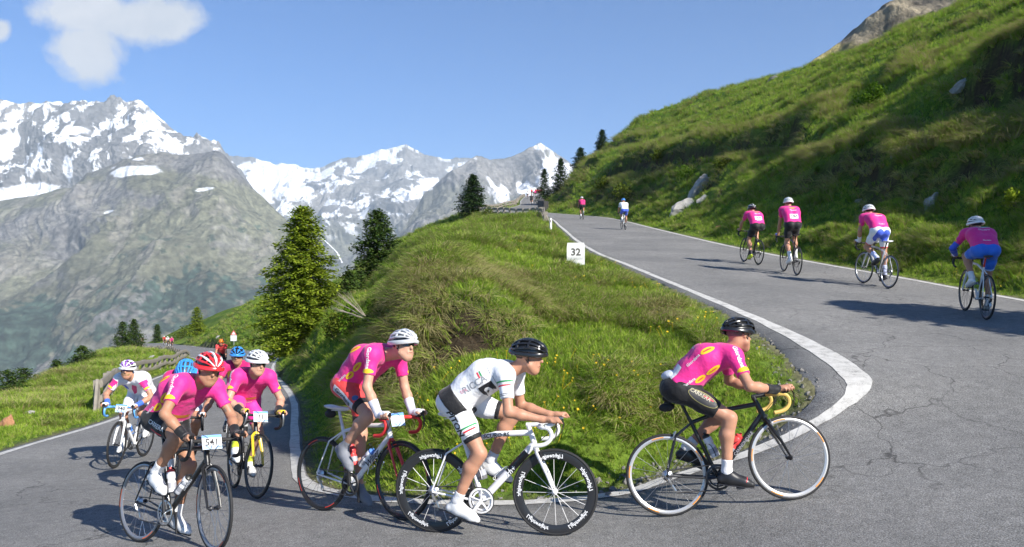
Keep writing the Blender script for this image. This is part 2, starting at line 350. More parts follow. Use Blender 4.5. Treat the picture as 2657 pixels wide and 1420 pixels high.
# exact near the road: distance to the edge lines, negative where the slab lies underneath
cand = np.nonzero(RD < 2.5)[0]; dense = np.concatenate([np.stack([np.interp(np.linspace(0, NR - 1, NR * 4), np.arange(NR), e[:, i]) for i in range(2)], -1) for e in (ein, eout)])
for c0 in range(0, len(cand), 4000):
    ii = cand[c0:c0 + 4000]; d2 = (TX[ii, None] - dense[None, :, 0]) ** 2; d2 += (TY[ii, None] - dense[None, :, 1]) ** 2; RD[ii] = np.sqrt(d2.min(1))
for i in cand:
    if road_z(TX[i], TY[i]) is not None: RD[i] = -RD[i]
soft = sstep(0.0, 1.2, RD)
# tussocky relief, terracettes on the steep cut bank, lumps
dist = D.ravel()
n1 = fbm(TX * .55, TY * .55, TZ * .3, 4); n2 = fbm(TX * 1.9, TY * 1.9, TZ * .8, 3); n3 = fbm(TX * .12, TY * .12, 0, 3)
right = sstep(.4, 1.6, TX - R_EDGE(TY))
cut = right * (1 - sstep(-.6, 1.6, TX - X_CT(TY)))
TZ = TZ + soft * (.10 * n1 + .045 * n2) + soft * n3 * .35 * sstep(14, 60, dist) * (1 - .6 * cut)
rid = ridged(TX * .35 + TY * .08, TY * .16, TZ * .3, 4)
TZ = TZ + cut * (.22 * rid + .16 * fbm(TX * 1.6, TY * 1.1, 3.0, 3))
# two broken earth scarps: short steep risers across the slope, the turf running out flat above them
def scarp(z, u, hh, w, ramp): return z + hh * (sstep(-w, w, u) - np.clip((u + ramp) / (2 * ramp), 0, 1))
wob = 1.3 * fbm(TY * .11 + 3, TX * .05, 0, 4) + .35 * n1
br1 = sstep(-.75, .1, fbm(TY * .09 + 30, TX * .04, 0, 3)); br2 = sstep(-.25, .4, fbm(TY * .12 + 60, TX * .1, 0, 3)); br3 = sstep(-.1, .5, fbm(TY * .10 + 90, TX * .1, 0, 3))
sc1 = TX - X_CT(TY) + wob; sc2 = TX - (R_EDGE(TY) + .55 * (X_CT(TY) - R_EDGE(TY))) + 1.2 * wob; sc3 = TX - (X_CT(TY) + 3.2 + .02 * TY) + 1.4 * wob
TZ = scarp(TZ, sc1, 2.1 * br1 * right, .65, 3.2); TZ = scarp(TZ, sc2, 1.3 * br2 * right, .75, 2.6); TZ = scarp(TZ, sc3, 1.2 * br3 * right, .5, 2.6)
# small ledges that run along the hillside of the right slope
up = right * (1 - cut)
led = TZ - R_Z(TY) + .5 * n3 + .25 * n1
TZ = TZ + up * .13 * (np.abs((led * .55) % 1.0 - .5) - .25) * 4 * sstep(-.5, .5, n3 + .4)
TX = TX - cut * .12 * fbm(TX * .9 + 40, TY * .9, TZ * .9, 3)
# the eroded lip on the mound: a bare step that undercuts the turf
def bump2(x0, y0, sx, sy): return np.exp(-((TX - x0) / sx) ** 2 - ((TY - y0) / sy) ** 2)
lip = bump2(-.75, 10.95, 1.0, .75)
TZ = TZ + lip * .42 - bump2(-.55, 10.15, .8, .45) * .50
TX = TX + lip * .10; TY2 = TY - lip * .35
# keep below the asphalt
zr = np.full(len(TX), np.nan)
for i in np.nonzero((RD < .15))[0]:
    z = road_z(TX[i], TY[i])
    if z is not None: zr[i] = z
inside = ~np.isnan(zr); TZ[inside] = np.minimum(TZ[inside], zr[inside] - .05)
ek = np.concatenate([ein, eout]); nearv = np.nonzero((~inside) & (RD < .9))[0]
for c0 in range(0, len(nearv), 5000):
    ii = nearv[c0:c0 + 5000]; d2 = (TX[ii, None] - ek[None, :, 0]) ** 2 + (TY[ii, None] - ek[None, :, 1]) ** 2; k = np.argmin(d2, 1)
    w = sstep(.05, .9, np.sqrt(d2[np.arange(len(k)), k])); TZ[ii] = (ek[k, 2] - .012 + .05 * n2[ii] * w) * (1 - w) + TZ[ii] * w
TV = np.stack([TX, TY2, TZ], -1)
# ---- tint layer
G1, G2, ST, EA = np.array([.07, .13, .017]), np.array([.14, .20, .03]), np.array([.21, .185, .075]), np.array([.045, .034, .024])
gmix = sstep(-.5, .6, fbm(TX * .5 + 9, TY * .5, 0, 3))[:, None]
tint = G1 * (1 - gmix) + G2 * gmix
straw = (sstep(.45, 1.0, fbm(TX * .8 + 3, TY * .55, TZ * .6 + 5, 4)) * .6)[:, None]
tint = tint * (1 - straw) + ST * straw
Tg = TV.reshape(NX, NY, 3); du = np.gradient(Tg, axis=0); dv = np.gradient(Tg, axis=1); TN = np.cross(du, dv); TN /= np.linalg.norm(TN, axis=-1, keepdims=True) + 1e-9
TN = np.where(TN[..., 2:3] < 0, -TN, TN).reshape(-1, 3)
steep = sstep(.62, .40, TN[:, 2])
earth = np.clip(steep * sstep(-.5, .35, fbm(TX * 1.1 + 70, TY * 1.1, TZ * 1.1, 3)), 0, 1)
facem = right * np.maximum(br1 * np.exp(-((sc1 + .15) / .62) ** 2), np.maximum(.9 * br2 * np.exp(-((sc2 + .1) / .55) ** 2), .9 * br3 * np.exp(-((sc3 + .1) / .5) ** 2)))
LIPM = right * np.maximum(br1 * sstep(.3, .8, sc1) * (1 - sstep(1.3, 2.2, sc1)), np.maximum(br2 * sstep(.3, .8, sc2) * (1 - sstep(1.2, 2.0, sc2)), br3 * sstep(.3, .8, sc3) * (1 - sstep(1.2, 2.0, sc3))))
earth = np.maximum(earth, np.clip(1.5 * facem * (.75 + .5 * fbm(TX * 1.3 + 5, TY * 1.3, TZ * 1.3, 3)) - .2, 0, 1))
earth = np.maximum(earth, np.clip(bump2(-.55, 10.35, .75, .45) * 1.6 - .25, 0, 1))[:, None]
tint = tint * (1 - earth) + EA * earth
edge = ((1 - sstep(.0, .35, RD + .12 * n2)) * .8)[:, None]
tint = tint * (1 - edge) + np.array([.15, .13, .10]) * edge
ter_me = mesh_np('hillside', TV, grid_faces(NX, NY), meadow_mat())
color_attr(ter_me, 'tint', tint.astype(np.float32))
hill = tag(link('hillside', ter_me), kind='structure')
TSTEEP = steep; TEARTH = earth[:, 0]
TER_BVH = BVHTree.FromPolygons([Vector(v) for v in TV[::1]], [list(map(int, f)) for f in grid_faces(NX, NY)]) if True else None
def ground_hit(px, py):
    h = TER_BVH.ray_cast(Vector((0, 0, CAMZ)), ray(px, py)); return h[0], h[1]
def ground_z(x, y):
    h = TER_BVH.ray_cast(Vector((x, y, 300)), Vector((0, 0, -1))); return h[0].z if h[0] is not None else 0.0

# ------------------------------------------------------------------ valley floor sheet far below, so that nothing ends in the void
tag(link('valley_floor', mesh_np('valley_floor', [(-30000, -30000, -760), (30000, -30000, -760), (30000, 40000, -760), (-30000, 40000, -760)], [(0, 1, 2, 3)], mat('valley_green', (.05, .08, .035), .95, var=.4, vscale=.004))), kind='structure')
# ground behind the photographer
bk = []
for x in np.linspace(-60, 60, 41):
    for y in np.linspace(-60, 3.35, 31): bk.append((x, y, -.35 + .07 * x + .03 * y + (-.25 if -11 < x < 12 and y > -3 else 0) + max(0, x - 9) * .25 - max(0, -x - 8) * .25))
bk_me = mesh_np('ground_behind', bk, grid_faces(41, 31), mat('back_turf', (.07, .10, .02), .95, var=.4, vscale=1.5))
tag(link('ground_behind', bk_me), kind='structure')
# ------------------------------------------------------------------ mountains
def mountain_mat():
    m = bpy.data.materials.new('mountain_rock'); m.use_nodes = True; n = m.node_tree; b = n.nodes['Principled BSDF']; L = n.links.new
    at = n.nodes.new('ShaderNodeVertexColor'); at.layer_name = 'tint'
    tc = n.nodes.new('ShaderNodeTexCoord')
    t = n.nodes.new('ShaderNodeTexNoise'); t.inputs['Scale'].default_value = .03; t.inputs['Detail'].default_value = 8; t.inputs['Roughness'].default_value = .78
    L(tc.outputs['Object'], t.inputs['Vector'])
    r = n.nodes.new('ShaderNodeValToRGB'); L(t.outputs['Fac'], r.inputs[0]); e = r.color_ramp.elements
    e[0].position, e[0].color = .34, (.50, .50, .51, 1); e[1].position, e[1].color = .66, (1.5, 1.5, 1.47, 1)
    x = n.nodes.new('ShaderNodeMix'); x.data_type = 'RGBA'; x.blend_type = 'MULTIPLY'; x.inputs[0].default_value = .8
    L(at.outputs[0], x.inputs[6]); L(r.outputs[0], x.inputs[7]); L(x.outputs[2], b.inputs['Base Color'])
    b.inputs['Roughness'].default_value = 1.0; b.inputs['Specular IOR Level'].default_value = .05
    bp = n.nodes.new('ShaderNodeBump'); bp.inputs['Strength'].default_value = .6; bp.inputs['Distance'].default_value = 16
    L(t.outputs['Fac'], bp.inputs['Height']); L(bp.outputs[0], b.inputs['Normal'])
    return m
MTN = mountain_mat()
ROCK, ROCK2, TURF, WOOD, SNOW, SCREE = (np.array(c) for c in ((.21, .20, .19), (.125, .123, .125), (.125, .126, .080), (.034, .058, .044), (.72, .74, .78), (.205, .19, .165)))
def blob(px, py, x, y, sx, sy, rot=0.0):
    c, s = math.cos(rot), math.sin(rot); dx, dy = px - x, py - y
    return np.exp(-((dx * c + dy * s) / sx) ** 2 - ((-dx * s + dy * c) / sy) ** 2)
def mountain(name, crest, dc, base, db, nu, nv, amp, lam, prof=1.0, tintf=None, seed=0.0, jag=0.0):
    """loft from a crest line (pixels at depth dc) down to a foot line (pixels at depth db), cut by ridged gullies running downhill"""
    cr = np.array(crest, float); bs = np.array(base, float)
    u = np.linspace(0, 1, nu); s = (cr[:, 0] - cr[0, 0]) / (cr[-1, 0] - cr[0, 0]) if np.all(np.diff(cr[:, 0]) > 0) else np.concatenate([[0], np.cumsum(np.linalg.norm(np.diff(cr, axis=0), axis=1))]) / np.linalg.norm(np.diff(cr, axis=0), axis=1).sum()
    cpx, cpy = np.interp(u, s, cr[:, 0]), np.interp(u, s, cr[:, 1])
    sb = np.linspace(0, 1, len(bs)) if np.any(np.diff(bs[:, 0]) <= 0) else (bs[:, 0] - bs[0, 0]) / (bs[-1, 0] - bs[0, 0])
    bpx, bpy = np.interp(u, sb, bs[:, 0]), np.interp(u, sb, bs[:, 1])
    dcu = np.interp(u, np.linspace(0, 1, len(np.atleast_1d(dc))), np.atleast_1d(dc)); dbu = np.interp(u, np.linspace(0, 1, len(np.atleast_1d(db))), np.atleast_1d(db))
    cpy = cpy + jag * (fbm(u * 55 + seed, u * 0 + seed, 0, 4) * 2.2)
    v = np.linspace(0, 1, nv) ** 1.0
    C0 = np.stack([(cpx - CX0) / F0 * dcu, dcu, CAMZ - (cpy - HY0) / F0 * dcu], -1)
    B0 = np.stack([(bpx - CX0) / F0 * dbu, dbu, CAMZ - (bpy - HY0) / F0 * dbu], -1)
    vz = v ** prof
    X = C0[:, None, :] * (1 - v)[None, :, None] + B0[:, None, :] * v[None, :, None]
    X[..., 2] = C0[:, None, 2] * (1 - vz) + B0[:, None, 2] * vz
    al = X[..., 0] / lam; dn = (X[..., 1] * .8 + X[..., 2]) / lam
    wx, wy = fbm(al * .6 + seed, dn * .6, 0, 3), fbm(al * .6 + 50, dn * .6 + seed, 0, 3)
    g = ridged(al + .45 * wx + seed, dn * .34 + .35 * wy, seed, 6) + .6 * fbm(al * 2.4, dn * 1.6, seed, 5)
    env = np.minimum(1, v * 9)[None, :] * .9 + .1
    X[..., 2] += g * amp * env; X[..., 1] -= g * amp * .7 * env; X[..., 0] += fbm(al * 1.3 + 9, dn * 1.1, seed, 4) * amp * .45 * env
    # a back side, so that the ridge is a solid body
    BK = C0 + np.stack([np.zeros(nu), .22 * dcu, -.24 * dcu], -1); X = np.concatenate([BK[:, None, :], X], 1)
    V = X.reshape(-1, 3); me = mesh_np(name, V, grid_faces(nu, nv + 1), MTN)
    px = CX0 + V[:, 0] / V[:, 1] * F0; py = HY0 - (V[:, 2] - CAMZ) / V[:, 1] * F0
    gg = np.concatenate([g[:, :1], g], 1).ravel()
    du = np.gradient(X, axis=0); dv_ = np.gradient(X, axis=1); N = np.cross(du, dv_); N /= np.linalg.norm(N, axis=-1, keepdims=True) + 1e-9; N = np.where(N[..., 2:3] < 0, -N, N).reshape(-1, 3)
    tc_ = tintf(V, px, py, gg, N); sp_ = dcu.mean() / 3600.; tc_ = tc_ * (1 + np.where(tc_.mean(1) > .5, .08, .34) * fbm(V[:, 0] / (13 * sp_), V[:, 1] / (22 * sp_), V[:, 2] / (11 * sp_), 2, .8))[:, None]
    color_attr(me, 'tint', np.clip(tc_, 0, 1).astype(np.float32))
    return tag(link(name, me), kind='structure')
def mixc(a, b, t): t = np.clip(t, 0, 1)[:, None]; return a * (1 - t) + b * t
def rocky(V, l1=420., seed=0.):
    a = fbm(V[:, 0] / l1 + seed, V[:, 1] / l1, V[:, 2] / l1, 5)
    return mixc(np.broadcast_to(ROCK2, (len(V), 3)), ROCK, .5 + .8 * a), a

def t_left_back(V, px, py, g, N):
    c, a = rocky(V, 500, 3)
    st = .95 * fbm(V[:, 0] / 52 + .3 * V[:, 2] / 90, V[:, 2] / 120, V[:, 1] / 240, 6, .62) + .38 * fbm(V[:, 0] / 340 + 7, V[:, 2] / 300, V[:, 1] / 400, 3)
    hi = sstep(520, 300, py)
    s = sstep(.08, .2, st - .07 * g + .35 * (N[:, 2] - .62) + .12 * hi - .20 * sstep(340, 420, px))
    s = np.maximum(s, sstep(.40, .62, np.maximum(blob(px, py, 60, 498, 150, 24, -.12), np.maximum(blob(px, py, 178, 440, 16, 50, -.2), blob(px, py, 95, 420, 12, 55, .35))) + .22 * st))
    s = np.maximum(s, sstep(.5, .7, blob(px, py, 25, 365, 45, 30, -.4) + blob(px, py, 205, 338, 50, 14, .1) + .25 * st))
    return mixc(c, SNOW, s)
def t_left_front(V, px, py, g, N):
    c, a = rocky(V, 300, 8)
    gr = sstep(-.35, .35, fbm(V[:, 0] / 420, V[:, 1] / 420, V[:, 2] / 300, 5) + .8 * (N[:, 2] - .62) + .25)
    c = mixc(c, TURF * (1.0 + .25 * a)[:, None], gr * .85)
    sc = sstep(.35, .55, fbm(V[:, 0] / 90 + 5, V[:, 2] / 150, V[:, 1] / 260, 6, .62) - .06 * g)
    c = mixc(c, SCREE, sc * .6)
    low = sstep(620, 960, py) + .0 * px
    wd = sstep(.0, .16, .6 * fbm(V[:, 0] / 190, V[:, 1] / 220, V[:, 2] / 170, 4) + .42 * fbm(V[:, 0] / 26, V[:, 1] / 40, V[:, 2] / 26, 4, .65) + 1.0 * (low - .40))
    wd = wd * sstep(600, 700, py + .12 * px)
    c = mixc(c, WOOD * (1 + .5 * fbm(V[:, 0] / 22, V[:, 1] / 22, V[:, 2] / 22, 2))[:, None], wd * .92)
    st = fbm(V[:, 0] / 130 + 2, V[:, 2] / 90, V[:, 1] / 160, 5)
    s = sstep(.45, .62, np.maximum(blob(px, py, 345, 445, 72, 16, -.05), np.maximum(blob(px, py, 528, 492, 30, 5, -.15), blob(px, py, 283, 550, 18, 4, -.3))) + .3 * st)
    s = np.maximum(s, sstep(.6, .75, blob(px, py, 330, 405, 60, 10, .2) + .35 * st))
    return mixc(c, SNOW, s)
def t_center(V, px, py, g, N):
    c, a = rocky(V, 600, 13)
    c = mixc(c, TURF * .9 + .03, sstep(540, 620, py) * .75)
    st = fbm(V[:, 0] / 330 + 2, V[:, 2] / 240, V[:, 1] / 700, 5)
    bias = .62 * blob(px, py, 760, 485, 130, 48, .12) + .5 * blob(px, py, 690, 470, 50, 60, .5) + .55 * blob(px, py, 1085, 492, 90, 26, -.35) + .5 * blob(px, py, 985, 400, 70, 20, -.35) + .45 * blob(px, py, 1180, 425, 60, 22, .1) + .4 * blob(px, py, 960, 520, 120, 16, -.1) + .35 * blob(px, py, 870, 560, 60, 8) + .25 * blob(px, py, 860, 440, 100, 16, -.2) + .35 * blob(px, py, 1060, 560, 40, 10, .3)
    st2 = fbm(V[:, 0] / 120 + 2, V[:, 2] / 95, V[:, 1] / 420, 6, .6)
    s = sstep(.14, .22, st * .35 + st2 * .38 + bias - .10 + .3 * (N[:, 2] - .6) - .05 * g) * sstep(640, 575, py)
    c = mixc(c, ROCK2, sstep(.2, .5, -st) * .6)
    return mixc(c, SNOW, s)
def t_right(V, px, py, g, N):
    c, a = rocky(V, 420, 23)
    c = mixc(c, TURF * .8 + .03, sstep(-.2, .4, fbm(V[:, 0] / 300, V[:, 1] / 300, V[:, 2] / 200, 4) + .004 * (py - 520)) * .6)
    st = fbm(V[:, 0] / 75 + .6 * V[:, 2] / 130, V[:, 2] / 600, V[:, 1] / 700, 4)
    s = sstep(.28, .44, .75 * blob(px, py, 1385, 482, 95, 26, -.35) + .55 * blob(px, py, 1425, 445, 22, 45, -.3) + .55 * blob(px, py, 1472, 432, 26, 30, .7) + .45 * blob(px, py, 1398, 380, 22, 12, .1) + .4 * blob(px, py, 1345, 402, 24, 10) + .3 * blob(px, py, 1235, 412, 26, 6) + st * .5 - .12)
    return mixc(c, SNOW, s)
def t_peak(V, px, py, g, N):
    a = fbm(V[:, 0] / 16, V[:, 1] / 16, V[:, 2] / 16, 5)
    c = mixc(np.broadcast_to(np.array([.10, .088, .072]), (len(V), 3)), np.array([.25, .215, .155]), .5 + a)
    gr = sstep(-.1, .4, fbm(V[:, 0] / 30 + 4, V[:, 1] / 30, V[:, 2] / 30, 4) + .006 * (py - 95) + .004 * (2250 - px))
    return mixc(c, np.array([.25, .22, .105]), gr)

mountain('mountain_left_back', [(-520,300),(-300,262),(-120,286),(0,261),(51,276),(102,266),(158,263),(175,270),(203,263),(220,262),(239,276),(258,262),(275,276),(305,259),(330,268),(356,266),(386,281),(422,312),(458,340),(493,363),(554,370),(580,398),(640,470),(700,560)],
         5600, [(-560,640),(0,560),(300,520),(520,520),(740,640)], 4500, 760, 300, 62, 430, .85, t_left_back, 1.0, 2.6)
mountain('mountain_left_front', [(-640,560),(-300,545),(0,525),(102,505),(193,487),(229,452),(305,424),(356,404),(432,402),(508,402),(560,393),(582,404),(630,464),(707,536),(752,580),(778,640),(790,700)],
         [4200,4000,3800,3600,3500], [(-900,1500),(0,1320),(400,1150),(800,1000)], [1500,1600,1900,2300], 700, 520, 30, 380, .92, t_left_front, 4.0, 1.2)
mountain('mountain_centre', [(500,430),(560,400),(610,408),(661,413),(712,431),(752,429),(803,441),(836,437),(864,423),(930,409),(992,390),(1025,384),(1053,378),(1077,390),(1100,402),(1147,411),(1213,411),(1300,420),(1420,440)],
         9000, [(380,900),(800,820),(1100,780),(1500,760)], 4800, 620, 320, 110, 800, .62, t_center, 9.0, 1.0)
mountain('mountain_right', [(985,700),(1035,612),(1048,588),(1100,508),(1166,449),(1205,425),(1237,407),(1270,412),(1308,411),(1345,397),(1380,382),(1402,372),(1430,390),(1463,411),(1487,428),(1560,470),(1800,560)],
         [4600,5200,5600,5600,5400], [(900,900),(1200,860),(1500,820),(1900,800)], 3200, 480, 260, 55, 460, .8, t_right, 15.0, 1.0)
mountain('rocky_peak', [(1800,420),(1920,300),(2000,228),(2066,187),(2100,165),(2150,128),(2185,105),(2215,80),(2240,60),(2262,40),(2292,17),(2310,4),(2360,-15),(2480,-40),(2700,-60)],
         [250,300,340,360,380], [(1750,700),(2100,560),(2500,420),(2900,400)], [240,230,210,200], 260, 160, 3.0, 34, 1.0, t_peak, 21.0, .8)
# a white stream down the slope behind the larch
ws = crom([P(846, 632, 4300), P(862, 645, 4250), P(880, 662, 4200), P(893, 676, 4150), P(905, 700, 4100)], 8)
wv_ = []
for i, p in enumerate(ws): w = 1.6 + 1.4 * (i % 3); wv_ += [p + np.array([-w, -160, 30]), p + np.array([w, -160, 30])]
tag(link('mountain_stream', mesh_np('mountain_stream', wv_, grid_faces(len(ws), 2), mat('white_water', (.85, .87, .9), .5))), kind='structure')

# ------------------------------------------------------------------ haze in the valley air
def haze(density):
    bm = bmesh.new(); bmesh.ops.create_cube(bm, size=1.0); me = bpy.data.meshes.new('haze'); bm.to_mesh(me); bm.free()
    o = link('haze', me); x0, x1, y0, y1, z0, z1 = -9000, 9000, -2500, 13500, -770, 1420
    o.scale = (x1 - x0, y1 - y0, z1 - z0); o.location = ((x0 + x1) / 2, (y0 + y1) / 2, (z0 + z1) / 2)
    m = bpy.data.materials.new('haze_air'); m.use_nodes = True; n = m.node_tree; n.nodes.clear()
    out = n.nodes.new('ShaderNodeOutputMaterial'); v = n.nodes.new('ShaderNodeVolumePrincipled')
    v.inputs['Color'].default_value = (.74, .88, 1.0, 1); v.inputs['Density'].default_value = density; v.inputs['Anisotropy'].default_value = 0.0
    n.links.new(v.outputs[0], out.inputs['Volume']); me.materials.append(m)
    return tag(o, kind='stuff')
HZ = haze(9e-5)
# ------------------------------------------------------------------ small-shape builder
class MB:
    def __init__(s): s.v, s.f = [], []
    def add(s, V, F):
        o = len(s.v); s.v += [tuple(map(float, p)) for p in V]; s.f += [tuple(int(i) + o for i in f) for f in F]; return s
    def tube(s, pts, r, n=8, flat=None, cap=True, up=(0, 0, 1)):
        """swept tube; r a number or one per point; flat=(scale along side, scale along up) squashes the section"""
        p = [Vector(q) for q in pts]; m = len(p); r = [r] * m if np.isscalar(r) else list(r); V = []; side0 = None
        for i in range(m):
            t = (p[min(i + 1, m - 1)] - p[max(i - 1, 0)]).normalized()
            if side0 is None:
                u = Vector(up);
                if abs(u.dot(t)) > .95: u = Vector((1, 0, 0)) if abs(t.x) < .9 else Vector((0, 1, 0))
                side = u.cross(t).normalized()
            else:
                side = (side0 - t * side0.dot(t)).normalized()
            side0 = side; w = t.cross(side)
            for k in range(n):
                a = 2 * math.pi * k / n; fs, fu = flat if flat else (1, 1)
                V.append(p[i] + side * (math.cos(a) * r[i] * fs) + w * (math.sin(a) * r[i] * fu))
        F = [(i * n + k, i * n + (k + 1) % n, (i + 1) * n + (k + 1) % n, (i + 1) * n + k) for i in range(m - 1) for k in range(n)]
        if cap: F += [tuple(range(n - 1, -1, -1)), tuple((m - 1) * n + k for k in range(n))]
        return s.add(V, F)
    def lathe(s, prof, n=40, axis='y', c=(0, 0, 0), closed=True):
        """prof: (radius, along axis)"""
        V = []; m = len(prof)
        for k in range(n):
            a = 2 * math.pi * k / n; ca, sa = math.cos(a), math.sin(a)
            for r, h in prof:
                q = (r * ca, h, r * sa) if axis == 'y' else ((r * ca, r * sa, h) if axis == 'z' else (h, r * ca, r * sa))
                V.append((q[0] + c[0], q[1] + c[1], q[2] + c[2]))
        F = [(k * m + j, k * m + (j + 1) % m, ((k + 1) % n) * m + (j + 1) % m, ((k + 1) % n) * m + j) for k in range(n) for j in range(m if closed else m - 1)]
        return s.add(V, F)
    def box(s, c, d, R=None):
        V = []
        for x in (-1, 1):
            for y in (-1, 1):
                for z in (-1, 1):
                    q = Vector((x * d[0] / 2, y * d[1] / 2, z * d[2] / 2)); q = R @ q if R else q; V.append(q + Vector(c))
        return s.add(V, [(0, 1, 3, 2), (4, 6, 7, 5), (0, 4, 5, 1), (2, 3, 7, 6), (0, 2, 6, 4), (1, 5, 7, 3)])
    def ell(s, c, r, nu=12, nv=8, R=None):
        V = []
        for j in range(nv + 1):
            th = math.pi * j / nv
            for k in range(nu):
                a = 2 * math.pi * k / nu; q = Vector((r[0] * math.sin(th) * math.cos(a), r[1] * math.sin(th) * math.sin(a), r[2] * math.cos(th)))
                V.append((R @ q if R else q) + Vector(c))
        return s.add(V, [(j * nu + k, j * nu + (k + 1) % nu, (j + 1) * nu + (k + 1) % nu, (j + 1) * nu + k) for j in range(nv) for k in range(nu)])
    def poly(s, pts, th, nrm):
        """extruded polygon"""
        n = Vector(nrm).normalized() * th / 2; k = len(pts)
        V = [Vector(p) - n for p in pts] + [Vector(p) + n for p in pts]
        return s.add(V, [tuple(range(k - 1, -1, -1)), tuple(range(k, 2 * k))] + [(i, (i + 1) % k, k + (i + 1) % k, k + i) for i in range(k)])
    def mesh(s, name, m, smooth=True, fix=True):
        me = bpy.data.meshes.new(name); me.from_pydata(s.v, [], s.f)
        bm = bmesh.new(); bm.from_mesh(me)
        bmesh.ops.remove_doubles(bm, verts=bm.verts, dist=1e-6)
        if fix: bmesh.ops.recalc_face_normals(bm, faces=bm.faces)
        bm.to_mesh(me); bm.free()
        if smooth:
            me.polygons.foreach_set('use_smooth', np.ones(len(me.polygons), bool)); me.set_sharp_from_angle(angle=math.radians(42))
        me.materials.append(m); return me
    def build(s, name, m, parent=None, smooth=True, fix=True): return link(name, s.mesh(name, m, smooth, fix), parent)

def glossy(name, c, rough=.28): return mat(name, c, rough, coat=.4, var=.08, vscale=8)
BLACKC = mat('carbon_black', (.012, .012, .013), .35, coat=.3)
RUBBER = mat('tyre_rubber', (.018, .018, .019), .75, var=.3, vscale=40)
STEEL = mat('polished_alloy', (.55, .56, .58), .3, metal=.9)
DARKM = mat('dark_alloy', (.06, .06, .065), .4, metal=.7)
WHITEP = glossy('white_paint', (.80, .80, .80))
TEXT_CACHE = {}
def text_mesh(body, size=1.0, bold=0.0, shear=0.0):
    """flat outline of a word as (verts Nx2, faces), centred; height of capitals about 0.7*size"""
    key = (body, size, bold, shear)
    if key in TEXT_CACHE: return TEXT_CACHE[key]
    cu = bpy.data.curves.new('txt', 'FONT'); cu.body = body; cu.size = size; cu.align_x = 'CENTER'; cu.align_y = 'CENTER'; cu.resolution_u = 2; cu.offset = bold * size; cu.shear = shear
    ob = bpy.data.objects.new('txt', cu); COL.objects.link(ob); dg = bpy.context.evaluated_depsgraph_get()
    me = bpy.data.meshes.new_from_object(ob.evaluated_get(dg)); bpy.data.objects.remove(ob); bpy.data.curves.remove(cu)
    bm = bmesh.new(); bm.from_mesh(me); bpy.data.meshes.remove(me); bmesh.ops.triangulate(bm, faces=bm.faces)
    r = ([(v.co.x, v.co.y) for v in bm.verts], [tuple(v.index for v in f.verts) for f in bm.faces]); bm.free()
    TEXT_CACHE[key] = r; return r
def flat_text(name, body, size, m, parent, O, U, V, off=.002, bold=.012, shear=0.0):
    """a word laid flat on a plane through O with axes U (reading direction) and V (up)"""
    pts, F = text_mesh(body, size, bold, shear); O, U, V = Vector(O), Vector(U).normalized(), Vector(V).normalized(); N = U.cross(V)
    me = bpy.data.meshes.new(name); me.from_pydata([O + U * a + V * b + N * off for a, b in pts], [], F); me.materials.append(m)
    return link(name, me, parent)

